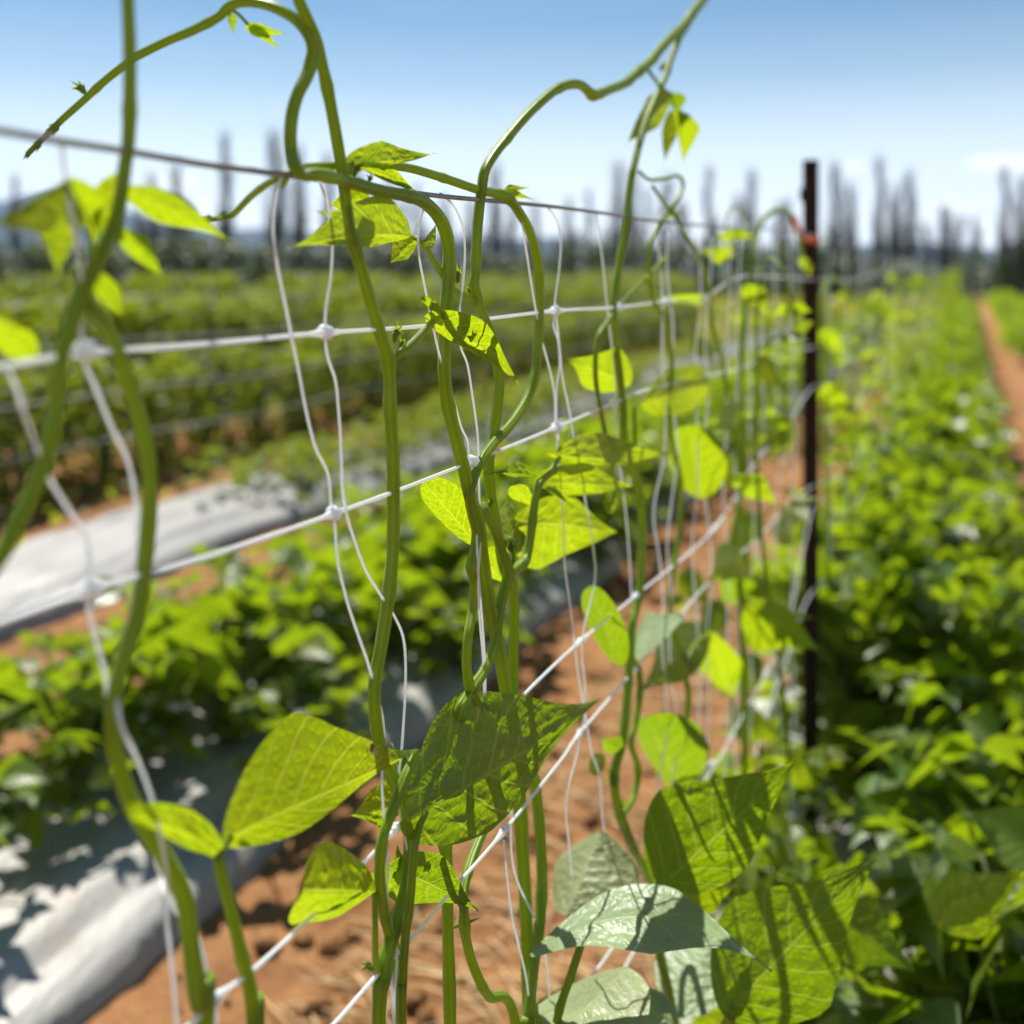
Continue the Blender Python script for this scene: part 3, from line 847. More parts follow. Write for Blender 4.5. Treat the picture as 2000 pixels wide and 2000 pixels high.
# G: knobby loop beside the wire
G = vine('thin bean vine with a curled tendril loop above the wire right of centre', (1311, 1178))
add_stem(G, [(1248, 335), (1269, 351), (1297, 349), (1322, 343), (1334, 357), (1328, 382), (1313, 405), (1300, 420), (1285, 441), (1269, 484), (1268, 528), (1275, 584), (1292, 612), (1307, 656), (1312, 718), (1305, 790), (1311, 858), (1329, 942), (1329, 1004), (1323, 1066), (1311, 1143), (1311, 1200), (1335, 1300, .03), (1345, 1370, .04), (1330, 1450, .04), (1318, 1560, .04)], 7, 13, ground=True)
add_stem(G, [(1275, 363), (1297, 398), (1310, 408), (1328, 441), (1353, 481), (1375, 528), (1386, 575), (1390, 631), (1407, 693), (1416, 740), (1424, 800), (1440, 880), (1446, 960, .02), (1460, 1100, .04), (1455, 1180, .04)], 7, 11, 'side_stem')
add_stem(G, [(1296, 506), (1276, 530), (1254, 552), (1232, 572), (1212, 592)], 10, 6, 'side_stem')
add_bud(G, 1292, 512, 14, 30, 50)
add_bud(G, 1258, 549, 16, 30, 40)
add_leaf(G, (1302, 420, 0), (1340, 417, 0), 9, 8, tilt=20, fold=30, res=(18, 10), mat='leaf_old')
add_leaf(G, (1372, 590, .02), (1300, 582, .02), 10, 14, tilt=55, fold=8, res=(26, 14), tmax=.5)
add_leaf(G, (1368, 972, .03), (1345, 830, .03), 52, 60, tilt=15, fold=10, tmax=.5, blunt=True, res=(40, 22), back=.02)
add_leaf(G, (1300, 880, .03), (1285, 830, .03), 10, 14, tilt=40, fold=10, res=(18, 10), mat='leaf_gray')
add_leaf(G, (1468, 1185, -.3), (1602, 1272, -1.15), 30, 78, tilt=15, fold=10, bend=10, tmax=.4, mat='leaf', res=(44, 24))
add_leaf(G, (1455, 870, 0), (1505, 835, 0), 22, 22, tilt=20, fold=8, blunt=True, res=(24, 14))
add_leaf(G, (1328, 1540, .03), (1262, 1400, .05), 36, 84, tilt=18, fold=10, tmax=.5, blunt=True, mat='leaf_old', res=(40, 22))
add_leaf(G, (1462, 1180, .05), (1400, 1120, .06), 34, 40, tilt=20, fold=10, mat='leaf_old', res=(30, 16))
add_leaf(G, (1520, 1050, .05), (1575, 1000, .05), 24, 26, tilt=20, fold=10, res=(26, 14))

# H, I: out-of-focus vines at the left edge
Hv = vine('blurred bean vine at the left edge with a crown of yellow green leaves', (-60, 1300))
add_stem(Hv, [(247, -60), (250, 0), (254, 91), (253, 181), (251, 272), (245, 326), (235, 399), (217, 453), (196, 500), (174, 543), (150, 590), (137, 631), (115, 709), (110, 786), (96, 864), (71, 942), (37, 1013), (4, 1080), (-40, 1150), (-90, 1280), (-110, 1500)], 24, 38, ground=True)
add_leaf(Hv, (250, 372, .0), (452, 472, -.02), 28, 36, tilt=20, fold=12, bend=10, tmax=.4, res=(40, 22))
add_leaf(Hv, (226, 455, .0), (322, 545, -.01), 30, 16, tilt=25, fold=18, tmax=.4, res=(34, 18))
add_leaf(Hv, (178, 532, .01), (242, 620, .0), 24, 20, tilt=20, fold=16, tmax=.5, res=(30, 16))
add_leaf(Hv, (136, 356, .0), (-28, 440, -.03), 64, 12, tilt=15, fold=8, tmax=.42, res=(36, 20), bend=14)
add_leaf(Hv, (134, 362, .02), (112, 548, .02), 32, 46, tilt=15, fold=10, tmax=.45, res=(36, 20))
add_leaf(Hv, (136, 354, .01), (192, 480, .02), 40, 30, tilt=15, fold=12, tmax=.4, res=(36, 20))
add_leaf(Hv, (225, 346, .01), (190, 470, .02), 26, 30, tilt=18, fold=12, tmax=.4, res=(36, 20))
add_stem(Hv, [(180, 535, -.01), (178, 480, -.02), (162, 420, -.03), (130, 360, -.02)], 14, 9, 'petiole')
add_leaf(Hv, (60, 700, .03), (-40, 600, .02), 34, 34, tilt=20, fold=10, res=(26, 14))
add_leaf(Hv, (30, 690, .04), (62, 622, .05), 20, 20, tilt=20, fold=20, blunt=True, res=(24, 14))

Iv = vine('blurred thick bean vine at left, bowed, below the crown of yellow green leaves', (391, 1960))
add_stem(Iv, [(150, 520, .02), (160, 560, .012), (174, 600), (202, 631), (232, 693), (258, 771), (280, 848), (292, 926), (292, 988), (289, 1050), (280, 1131), (267, 1209), (245, 1271), (230, 1333), (221, 1395), (223, 1457), (239, 1519), (264, 1581), (300, 1640), (335, 1700), (360, 1757), (373, 1835), (382, 1912), (391, 1960), (400, 2020)], 28, 36, ground=True)

J = vine('bean plant at lower left with one large sunlit leaf and a narrow folded leaf', (494, 2000))
add_stem(J, [(425, 1673), (441, 1742), (466, 1835), (488, 1928), (496, 2000), (500, 2040)], 22, 30, ground=True)
add_leaf(J, (452, 1634, 0), (816, 1463, -.02), 140, 40, tilt=30, fold=6, bend=-8, tmax=.3, res=(56, 32), quilt=.0004, back=.05, petiole=[(424, 1676), (436, 1656)], pw=14)
add_leaf(J, (426, 1668, 0), (240, 1582, -.02), 22, 36, tilt=15, fold=14, bend=-18, tmax=.35, blunt=True, res=(36, 20))
add_leaf(J, (470, 1645, .0), (520, 1640, .01), 6, 12, tilt=20, fold=10, res=(16, 10))

# low plant at the lower right with the large mature leaves
K = vine('low bean plant at lower right with broad leaves, one gray and arched', (1200, 2060, -.25))
def kz(x, y, Y): return (x, y, Y - depth(x))
add_stem(K, [kz(1140, 1828, .97), kz(1130, 1860, .965), kz(1118, 1897, .96), kz(1096, 1959, .96), kz(1085, 2005, .97), kz(1080, 2040, .98)], 15, 18, 'petiole', ground=True)
add_leaf(K, kz(1034, 1864, .96), kz(1507, 1899, .90), 66, 52, tilt=-56, fold=14, bend=150, tmax=.55, mat='leaf_gray', res=(100, 48), quilt=.0017, back=0, curl=-.2)
add_leaf(K, kz(1293, 1728, 1.06), kz(1557, 1481, 1.02), 122, 82, tilt=24, fold=10, bend=-10, tmax=.36, mat='leaf_old', res=(80, 48), quilt=.0021, petiole=[kz(1310, 1950, 1.10), kz(1285, 1850, 1.08), kz(1286, 1780, 1.07)], pw=12, back=.04)
add_leaf(K, kz(1320, 1745, 1.10), kz(1440, 1730, 1.08), 14, 42, tilt=18, fold=10, tmax=.5, res=(30, 18))
add_leaf(K, kz(1106, 1788, 1.10), kz(1172, 1622, 1.16), 100, 66, tilt=-40, fold=16, tmax=.66, curl=.25, wave=.03, blunt=True, mat='leaf_gray', res=(70, 40), quilt=.0016, back=.0)
add_leaf(K, kz(1218, 1898, 1.02), kz(1062, 2050, .92), 66, 90, tilt=-55, fold=10, tmax=.4, mat='leaf_gray', res=(54, 30), quilt=.0014)
add_leaf(K, kz(1312, 1992, 1.05), kz(1196, 1904, 1.08), 34, 30, tilt=-25, fold=10, mat='leaf_gray', res=(40, 22))
add_leaf(K, kz(1330, 1976, 1.14), kz(1398, 1790, 1.22), 84, 70, tilt=-25, fold=8, mat='leaf_gray', tmax=.5, blunt=True, res=(44, 24))
add_leaf(K, kz(1432, 1968, 1.04), kz(1714, 1672, 1.06), 116, 118, tilt=30, fold=8, tmax=.34, mat='leaf_old', quilt=.0019, res=(80, 48), petiole=[kz(1395, 2060, 1.10), kz(1412, 2010, 1.06)], pw=14)
add_leaf(K, kz(1440, 1985, 1.15), kz(1560, 2010, 1.12), 30, 60, tilt=20, fold=10, res=(36, 20))
add_leaf(K, kz(1450, 2000, 1.2), kz(1300, 2040, 1.2), 40, 40, tilt=40, fold=10, res=(30, 18))
add_leaf(K, kz(1270, 1800, 1.3), kz(1345, 1740, 1.3), 30, 60, tilt=20, fold=10, res=(30, 18))
add_leaf(K, kz(1050, 2040, 1.1), kz(1130, 1900, 1.15), 40, 40, tilt=20, fold=10, res=(30, 18), mat='leaf_old')
add_leaf(K, kz(1640, 1790, 1.35), kz(1790, 1900, 1.3), 60, 70, tilt=20, fold=10, res=(30, 18), mat='leaf_old')
add_leaf(K, kz(1840, 1800, 1.3), kz(2010, 1700, 1.3), 60, 55, tilt=10, fold=14, res=(40, 22), mat='leaf')

Q1 = vine('blurred bean vine whose tip arches over just left of the dark post', (1440, 1200))
add_stem(Q1, [(1568, 520), (1562, 470), (1552, 430), (1530, 408), (1502, 418), (1482, 446), (1470, 500), (1463, 560), (1452, 640), (1445, 760), (1450, 900), (1440, 1050), (1448, 1200)], 8, 14, ground=True)
add_leaf(Q1, (1568, 505, -.1), (1584, 540, -.1), 10, 12, tilt=20, fold=10, res=(16, 10))
add_leaf(Q1, (1465, 560, -.1), (1500, 620, -.1), 20, 24, tilt=20, fold=10, res=(20, 12))
add_leaf(Q1, (1446, 800, -.1), (1392, 850, -.1), 22, 28, tilt=20, fold=10, res=(20, 12))
add_leaf(Q1, (1448, 930, -.1), (1520, 990, -.1), 26, 28, tilt=20, fold=10, res=(20, 12))
add_leaf(Q1, (1444, 1080, -.1), (1380, 1140, -.1), 32, 36, tilt=20, fold=10, res=(20, 12))
for (b, t, h1, h2, m) in [((1430, 1400), (1540, 1446), 34, 40, 'leaf'), ((1484, 1290), (1402, 1366), 34, 34, 'leaf_bush'), ((1535, 1505), (1622, 1488), 26, 34, 'leaf'),
                         ((1384, 1500), (1338, 1606), 40, 40, 'leaf'), ((1470, 1555), (1556, 1640), 40, 36, 'leaf_bush'), ((1440, 1640), (1540, 1690), 44, 44, 'leaf'), 
                         ((1410, 1180), (1370, 1260), 26, 30, 'leaf_old'), ((1490, 1130), (1550, 1180), 26, 26, 'leaf'), ((1476, 700), (1534, 764), 22, 28, 'leaf'), ((1404, 900), (1474, 968), 30, 34, 'leaf'), ((1540, 815), (1498, 906), 26, 26, 'leaf'), ((1482, 1010), (1416, 1086), 30, 30, 'leaf_old'), ((1352, 660), (1402, 712), 18, 22, 'leaf'), ((1330, 1120), (1392, 1190), 28, 30, 'leaf')]:
    add_leaf(Q1, kz(b[0], b[1], 2.0), kz(t[0], t[1], 1.95), h1, h2, tilt=18, fold=10, mat=m, res=(22, 12), quilt=0, petiole=[kz((b[0] + 1446) / 2, b[1] + 30, 2.0)], pw=7)
Q2 = vine('blurred bean vine with a bright hooked tip just right of the dark post', (1612, 900))
add_stem(Q2, [(1658, 600), (1654, 572), (1640, 550), (1622, 546), (1610, 570), (1606, 640), (1612, 740), (1608, 860), (1614, 960)], 8, 11, ground=True)
add_leaf(Q2, (1606, 650, -.1), (1650, 700, -.1), 18, 22, tilt=20, fold=10, res=(20, 12))
add_leaf(Q2, (1612, 760, -.1), (1660, 830, -.1), 24, 26, tilt=20, fold=10, res=(20, 12))

# ------------------------------------------------------------------ trellis net, wire, post
wire = MB()
wpts = [(-420, 195), (-200, 226), (0, 255), (109, 274), (235, 293), (399, 321), (562, 342), (826, 379), (935, 390), (1067, 402), (1192, 418), (1285, 432), (1450, 447), (1575, 456)]
W3 = [P(*p) for p in wpts]
for Yk in (5, 8, 12, 18, 26): W3.append(rowpt(NETX, Yk, H + 0.06))
tube(wire, catmull(W3, 5), [0.0020] * ((len(W3) - 1) * 5 + 1), 8)
tag(wire.build('trellis_wire', M['wire']), 'gray galvanised wire stretched across at eye level along the top of the net', 'wire')

net = tag(empty('trellis_net', rowpt(NETX, 2.0, 0.0)), 'white plastic trellis netting with knots hanging from the wire beside the bean vines', 'netting')
def cord(pts, r, name, knots=(), beyond=None, kr=0.0052):
    ctrl = [P(*p) for p in pts]
    if beyond is not None:
        for Yk in (3.6, 5.0, 7.0, 10.0, 14.0, 20.0):
            ctrl.append(rowpt(NETX, Yk, beyond + 0.02 * math.sin(Yk * 3.0)))
    c3 = catmull(ctrl, 7)
    rad = []
    kp = [P(*k) for k in knots]
    for q in c3:
        s = 1.0
        for k in kp:
            d = (q - k).length / 0.009
            s = max(s, 1 + 1.3 * math.exp(-d * d))
        rad.append(r * s * (1 + 0.12 * mnoise.noise(q * 60)))
    mb = MB(); tube(mb, c3, rad, 8)
    o = mb.build(name, M['cord'], net)
    for k in kp:
        kb = MB()
        ellipsoid(kb, k, kr * 1.15, kr * 0.8, kr, Matrix.Rotation(0.4, 3, 'Y'), 12, 8, 0.25, k.x * 10)
        ko = kb.build('knot', M['cord'], net); ko.parent = o
    return o
N1 = [(165, 685), (635, 649), (896, 630), (1085, 607), (1208, 600), (1300, 588), (1375, 584)]
N2 = [(175, 1150), (652, 1003), (921, 900), (1087, 834), (1199, 788)]
N3 = [(419, 1950), (774, 1616), (1134, 1252), (1242, 1163), (1398, 1029)]
N4 = [(982, 1626), (1134, 1430), (1239, 1308)]
cord([(-260, 740), (0, 716), (161, 690), (400, 672), (635, 650), (848, 635), (1085, 607), (1208, 600), (1303, 588), (1375, 582), (1434, 545), (1500, 540)], .0014, 'horizontal_cord', N1, 1.60)
cord([(-260, 1310), (0, 1212), (183, 1148), (400, 1088), (600, 1022), (652, 1003), (779, 957), (922, 901), (972, 881), (1087, 834), (1199, 787), (1264, 761), (1373, 735), (1450, 718), (1530, 690)], .0014, 'horizontal_cord', N2, 1.40)
cord([(250, 2110), (373, 2000), (419, 1950), (497, 1892), (627, 1771), (754, 1640), (774, 1617), (833, 1561), (1025, 1355), (1134, 1252), (1242, 1163), (1258, 1150), (1398, 1029), (1481, 895), (1528, 848), (1600, 749)], .0014, 'horizontal_cord', N3, 1.15, .0036)
cord([(540, 2110), (652, 2000), (732, 1909), (804, 1833), (880, 1742), (982, 1626), (1098, 1481), (1130, 1435), (1239, 1308), (1314, 1221), (1382, 1140), (1481, 1050), (1575, 957)], .0014, 'horizontal_cord', N4, .95, .0034)
cord([(1120, 1990), (1140, 1928), (1202, 1841), (1300, 1660), (1373, 1532), (1410, 1473), (1460, 1380), (1484, 1340), (1540, 1210), (1574, 1048), (1599, 980)], .0014, 'horizontal_cord', [(1392, 1492)], .80)
cord([(1160, 2010), (1215, 1900), (1290, 1780), (1440, 1600), (1484, 1440), (1534, 1293), (1590, 1150)], .0015, 'horizontal_cord', [], .6)
VC = [
 [(550, 346), (537, 386), (533, 448), (543, 526), (559, 604), (571, 666), (584, 728), (596, 793), (615, 871), (640, 924), (646, 979), (652, 1003), (655, 1042), (661, 1104), (680, 1181), (702, 1247), (720, 1300), (745, 1391), (750, 1463), (746, 1535), (757, 1680), (757, 1771), (775, 1850), (770, 1960), (772, 2060)],
 [(592, 336, -.02), (604, 334, -.022), (621, 349, -.01), (637, 386), (646, 433), (649, 480), (646, 542), (637, 598), (635, 649), (640, 697), (655, 743), (661, 800), (665, 855), (669, 948), (677, 1004), (693, 1057), (714, 1113), (742, 1160), (770, 1203), (789, 1253), (792, 1336), (786, 1445), (778, 1560), (800, 1700), (780, 1800), (765, 1900), (775, 2060)],
 [(860, 378), (866, 382), (888, 405), (904, 445), (908, 495), (904, 557), (898, 607), (899, 672), (913, 712), (922, 768), (932, 840), (935, 893), (936, 960, .01), (938, 1060), (934, 1130, -.01), (936, 1200), (944, 1300), (945, 1400)],
 [(838, 384), (825, 414), (817, 448), (818, 495), (829, 557), (842, 619), (857, 688), (870, 735), (885, 778), (901, 834), (913, 861), (916, 893), (921, 902), (928, 960, .01), (933, 1100, -.012), (940, 1190), (947, 1290), (948, 1385)],
 [(1056, 400), (1065, 400), (1087, 430), (1095, 473), (1092, 526), (1084, 588), (1085, 607), (1081, 635), (1090, 666), (1093, 712), (1087, 760), (1087, 834), (1090, 900), (1100, 1020, .02), (1103, 1103), (1115, 1193), (1124, 1274), (1134, 1348), (1143, 1395), (1155, 1466), (1171, 1519), (1180, 1620), (1210, 1740)],
 [(1015, 397), (1019, 430), (1028, 490), (1042, 580), (1055, 650), (1061, 675), (1081, 755), (1085, 824), (1092, 860)],
 [(1085, 609), (1093, 678), (1099, 740), (1112, 802), (1121, 858), (1140, 960, .02), (1160, 1080), (1161, 1140), (1140, 1230), (1137, 1286), (1143, 1342), (1140, 1411), (1134, 1430), (1127, 1473), (1109, 1544), (1106, 1597), (1110, 1634), (1118, 1720)],
 [(1165, 415), (1172, 470), (1178, 520), (1186, 600), (1196, 690), (1203, 760), (1199, 787), (1210, 900), (1222, 1000), (1230, 1100), (1234, 1180)],
 [(982, 1630), (972, 1570, .02), (978, 1560, .02), (980, 1600)],
 [(984, 1640), (990, 1710), (1000, 1790), (1014, 1850), (1030, 1925), (1040, 2040)],
 [(1000, 1570, .01), (998, 1650, .01), (1010, 1720, .01), (1048, 1805, .01), (1070, 1900, .01), (1075, 2040)],
 # left, near the camera
 [(120, 278), (128, 350), (145, 450), (160, 560), (158, 640), (165, 685), (168, 715), (186, 755), (217, 833), (248, 895), (264, 973), (268, 1060, .01), (262, 1150, .01), (245, 1260, .01), (229, 1340, .0), (236, 1412, -.01), (270, 1488, -.012), (298, 1566, -.012), (318, 1659, -.012), (341, 1773, .01), (388, 1835, .01), (410, 1928), (419, 1950), (424, 2060)],
 [(10, 715), (25, 740), (43, 793), (71, 873), (99, 939), (140, 1004), (172, 1060), (175, 1150), (174, 1193), (189, 1255), (205, 1317), (218, 1400, .02), (260, 1550, .02), (310, 1700, .02), (320, 1757), (335, 1881), (345, 2000), (350, 2080)],
]
for p in VC:
    cord(p, .0009 if p[0][0] > 500 else .00105, 'vertical_cord')
rv = random.Random(11)
for Yc in [1.38, 1.43, 1.56, 1.62, 1.75, 1.83, 1.94, 2.03, 2.2, 2.38] + [3.0 + .42 * k for k in range(22)]:
    mb = MB()
    z0, z1 = H + (0.055 if Yc > 2.2 else 0.05), rv.choice((0.55, 0.8, 0.35))
    a = rv.uniform(0, 6)
    pts = []
    for k in range(15):
        z = z0 + (z1 - z0) * k / 14
        pts.append(rowpt(NETX + 0.004 * math.sin(k * 2 + a), Yc + 0.016 * math.sin(k * 0.9 + a) + rv.gauss(0, .004), z))
    tube(mb, catmull(pts, 4), [0.0011] * 57, 6)
    mb.build('vertical_cord', M['cord'], net)

# steel post
py = depth(1590)
pc = rowpt(NETX - 0.012, py + 0.02, 0)
post = tag(empty('metal_post', pc), 'dark rusty steel T post standing in the bean row, holding the wire', 'post')
ptop = H + (524 - 312) / 2000 * (py + .02)
pm = MB()
def box(mb, c, sx, sy, sz, rot=0.0):
    v = []
    ca, sa = math.cos(rot), math.sin(rot)
    for dz in (-1, 1):
        for dx, dy in ((-1, -1), (1, -1), (1, 1), (-1, 1)):
            x, y = dx * sx / 2, dy * sy / 2
            v.append(Vector(c) + Vector((x * ca - y * sa, x * sa + y * ca, dz * sz / 2)))
    mb.add(v, [(3, 2, 1, 0), (4, 5, 6, 7), (0, 1, 5, 4), (1, 2, 6, 5), (2, 3, 7, 6), (3, 0, 4, 7)])
hh = ptop + 0.35
box(pm, pc + Vector((0, 0, ptop - hh / 2)), 0.042, 0.005, hh)
box(pm, pc + Vector((0.001, 0.0165, ptop - hh / 2 - .001)), 0.006, 0.030, hh)
pm.build('post_body', M['post'], post, smooth=False)
for k in range(26):
    sb = MB()
    box(sb, pc + Vector((0, -0.0055, ptop - 0.03 - k * 0.055)), 0.011, 0.008, 0.018)
    sb.build('stud', M['post'], post, smooth=False)
nb = MB()
box(nb, pc + Vector((-0.0215, 0.0, ptop - 0.098)), 0.014, 0.006, 0.026, 0.0)
box(nb, pc + Vector((-0.026, 0.0, ptop - 0.082)), 0.006, 0.005, 0.014, 0.3)
nb.build('wire_hook', M['post'], post, smooth=False)
tie = MB()
tp = P(1555, 425, -.03)
ring = [pc + Vector((.024 * math.cos(a), .014 + .022 * math.sin(a), H + .075 + .004 * math.sin(a * 2))) for a in [2 * math.pi * k / 16 for k in range(17)]]
tube(tie, ring, [.0055] * 17, 7)
tube(tie, catmull([ring[8], P(1562, 452, -.03), P(1555, 440, -.04), P(1551, 428, -.04)], 4), [.004 + .0004 * k for k in range(13)], 7)
ellipsoid(tie, P(1584, 468, -.03), .011, .009, .010, None, 10, 8, .3, 2)
tag(tie.build('orange_tie', M['orange']), 'orange twine knotted round the dark post just under the wire', 'twine')

# small insect on the thick vine
ins = tag(empty('insect', P(726, 1464, -.03)), 'tiny brown fly perched on the thick vine above the big leaf', 'insect')
ib = MB(); ic = P(727, 1463, -.022); q = depth(727) / 2000
ellipsoid(ib, ic, 4.5 * q, 4.5 * q, 7 * q, Matrix.Rotation(R(15), 3, 'Y'), 10, 8)
ellipsoid(ib, ic + Vector((0, 0, 8 * q)), 3.6 * q, 3.6 * q, 3.6 * q, None, 10, 8)
ib.build('body', M['insect'], ins)
wb = MB()
leaf_geo(wb, ic + Vector((2 * q, -4 * q, 3 * q)), ic + Vector((6 * q, -6 * q, -4 * q)), ic + Vector((7 * q, -3 * q, -12 * q)), Vector((1, 0, .2)), 3 * q, 3 * q, 0, 0, .6, True, 8, 6)
wb.build('wing', M['wing'], ins)
for k in range(3):
    lb = MB()
    s = ic + Vector((-2 * q, -2 * q, (4 - 4 * k) * q))
    tube(lb, [s, s + Vector((-6 * q, -2 * q, 1 * q)), s + Vector((-8 * q, 2 * q, -8 * q))], [.6 * q] * 3, 5)
    lb.build('leg', M['insect'], ins)

# ------------------------------------------------------------------ plant prototypes
def copy_tree(o):
    c = o.copy(); COL.objects.link(c)
    for ch in o.children:
        d = ch.copy(); COL.objects.link(d); d.parent = c
        for g2 in ch.children:
            e = g2.copy(); COL.objects.link(e); e.parent = d
    return c

def trifoliate(mb, base, direc, size, rnd, nv=8, nu=6, flat=0.0):
    side = direc.cross(Vector((0, 0, 1)))
    side = side.normalized() if side.length > 1e-3 else Vector((1, 0, 0))
    for k in (-1, 0, 1):
        d = (direc * (1.0 if k == 0 else 0.35) + side * k * 0.9 + Vector((0, 0, rnd.uniform(-.5, .15)))).normalized()
        l = size * rnd.uniform(0.75, 1.1)
        st = base + d * l * (0.15 if k == 0 else 0.05)
        T = st + d * l
        up = Vector((rnd.gauss(-.25, .5), rnd.gauss(.95, .7), .7))
        w = d.cross(up).normalized()
        C = (st + T) * 0.5 + Vector((0, 0, l * rnd.uniform(0.05, 0.2)))
        leaf_geo(mb, st, C, T, w, l * .36, l * .36, rnd.uniform(-4, 18), 0, .32, False, nv, nu, 0, .06, rnd.random() * 9)

def bush_proto(seed, height, radius, n, size, name='bean_plant', fol='leaf_bush'):
    rnd = random.Random(seed)
    root = empty(name, (0, 0, 0))
    st, lf = MB(), MB()
    for i in range(n):
        a = rnd.random() * 6.283
        k = rnd.random()
        r = radius * math.sqrt(rnd.random()) * (1.0 - 0.45 * max(0, k - .5))
        p = Vector((math.cos(a) * r, math.sin(a) * r, height * (0.18 + 0.82 * k)))
        m1 = Vector((p.x * .3, p.y * .3, p.z * .55))
        if i % 3 == 0 or size > .09: tube(st, catmull([Vector((p.x * .06, p.y * .06, -.03)), m1, p], 3), [.004] * 7, 5)
        d = Vector((math.cos(a), math.sin(a), rnd.uniform(-.2, .5))).normalized()
        trifoliate(lf, p, d, size * rnd.uniform(.7, 1.2), rnd)
    st.build('stem', M['stem_bush'], root)
    lf.build('foliage', M[fol], root)
    return root

def place(proto, used, loc, rz, sc, label, cat, group):
    o = proto if proto.name not in used else copy_tree(proto)
    used.add(proto.name)
    o.location = loc; o.rotation_euler = (0, 0, rz); o.scale = (sc, sc, sc)
    tag(o, label, cat, group)
    return o

used = set()
rr_ = random.Random(21)
protos = [bush_proto(s, .37, .36, 40, .118) for s in (1, 2, 3, 4)]
# the nearest bed on the left
y = 2.2; i = 0
while y < 26:
    for xp in ((-2.95, -2.6) if y < 3.0 else (-2.75, -2.32) if y < 16 else (-2.5,)):
        place(protos[i % 4], used, rowpt(xp + rr_.uniform(-.08, .08), y + rr_.uniform(-.1, .1), .12), rr_.uniform(-.5, .5), rr_.uniform(.8, 1.2),
              'bushy bean plant on the near silver bed at left', 'bean plant', 'bean plants on the near left bed')
        i += 1
    y += .34 if y < 9 else .5
for y, xp in ((3.2, -2.1), (4.0, -2.0), (4.35, -2.12), (5.5, -2.0), (6.1, -2.1), (6.9, -2.0), (7.6, -2.05), (8.5, -2.0), (9.4, -2.05), (10.5, -2.0), (2.75, -2.75), (2.5, -2.9)):
    place(protos[i % 4], used, rowpt(xp, y, .05), rr_.uniform(-.5, .5), rr_.uniform(.5, .7),
          'bushy bean plant on the near silver bed at left', 'bean plant', 'bean plants on the near left bed')
    i += 1
# farther bed: plants start beyond its bare stretch
pr2 = [bush_proto(s, .26, .36, 30, .07, 'low_crop_plant', 'leaf_hedge') for s in (11, 12, 13)]
y = 6.9; i = 0
while y < 30:
    for xp in ((-4.95, -4.5) if y < 14 else (-4.7,)):
        place(pr2[i % 3], used, rowpt(xp + rr_.uniform(-.12, .12), y, .10), rr_.uniform(-.5, .5), rr_.uniform(.85, 1.25),
              'low yellowish crop plant on the farther bed before the hedge', 'crop plant', 'low crop on the farther bed')
        i += 1
    y += .36 if y < 14 else .6
# bean bushes in the trellis row
pr3 = [bush_proto(s, .60, .27, 62, .118) for s in (31, 32, 33)]
y = 1.7; i = 0
while y < 30:
    for xp in ((-.34, -.10) if y < 10 else (-.22,)):
        if y < 2.75 and xp < -.3: continue
        if y < 2.75: xp = .07 if y < 2.1 else .0
        sc = (0.85 if y < 2.0 else 1.0) * rr_.uniform(.85, 1.2)
        place(pr3[i % 3], used, rowpt(xp + rr_.uniform(-.06, .06), y + rr_.uniform(-.08, .08), .05), rr_.uniform(-.5, .5), sc,
              'leafy bean bush at the foot of the trellis net', 'bean plant', 'bean bushes in the trellis row')
        i += 1
    y += .26 if y < 5 else .45
for xp, y, sc in ((.12, 1.34, 1.0), (.12, 1.62, 1.1), (.0, 1.48, .95), (-.14, 1.78, .8), (-.50, 2.3, .6), (-.52, 2.55, .62), (-.48, 2.05, .5)):
    place(pr3[i % 3], used, rowpt(xp, y, .02), rr_.uniform(-.5, .5), sc,
          'leafy bean bush at the foot of the trellis net', 'bean plant', 'bean bushes in the trellis row')
    i += 1
# next row beyond the walkway on the right
y = 17.0; i = 0
while y < 48:
    place(protos[i % 4], used, rowpt(1.25 + rr_.uniform(-.1, .1), y, 0), rr_.uniform(-.5, .5), rr_.uniform(1.3, 1.7),
          'low green bean plant in the row beyond the orange path at right', 'bean plant', 'bean plants in the right row')
    i += 1; y += .75

# more climbing vines along the net
def climber_proto(seed, height, nl, size):
    rnd = random.Random(seed)
    root = empty('bean_vine', (0, 0, 0))
    st, pts = MB(), []
    for k in range(14):
        z = height * k / 13 - .03
        pts.append(Vector((.03 * math.sin(k * .8 + seed), .05 * math.sin(k * .55 + seed * 2), z)))
    if seed % 2: pts += [pts[-1] + Vector((-.03, -.05, .07)), pts[-1] + Vector((-.05, -.12, .05)), pts[-1] + Vector((-.05, -.15, -.04))]
    c3 = catmull(pts, 4)
    tube(st, c3, [.0045 - .002 * i / len(c3) for i in range(len(c3))], 7)
    st.build('stem', M['stem'], root)
    for i in range(nl):
        k = (i + rnd.random()) / nl
        k = k ** 1.4
        b = c3[min(len(c3) - 1, int((.12 + .86 * k) * len(c3)))]
        a = rnd.random() * 6.283
        d = Vector((math.cos(a), math.sin(a), rnd.uniform(-.1, .5))).normalized()
        e = b + d * rnd.uniform(.03, .10)
        mb = MB()
        sz = size * (1.15 - .65 * k) * rnd.uniform(.7, 1.1)
        trifoliate(mb, e, d, sz, rnd, 10, 8)
        tube(mb, [b, (b + e) * .5 + Vector((0, 0, .012)), e], [.0016] * 3, 5)
        mb.build('leaf', M['leaf' if rnd.random() < .6 else 'leaf_bush'], root)
    return root
pr5 = [climber_proto(s, h, n, sz) for s, h, n, sz in ((45, 1.62, 22, .10), (46, 1.55, 26, .10), (47, 1.7, 22, .10))]
pr4 = [climber_proto(s, h, n, sz) for s, h, n, sz in ((41, 1.62, 13, .085), (42, 1.45, 15, .09), (43, 1.72, 13, .08), (44, 1.3, 14, .095))]
y = 1.75; i = 0
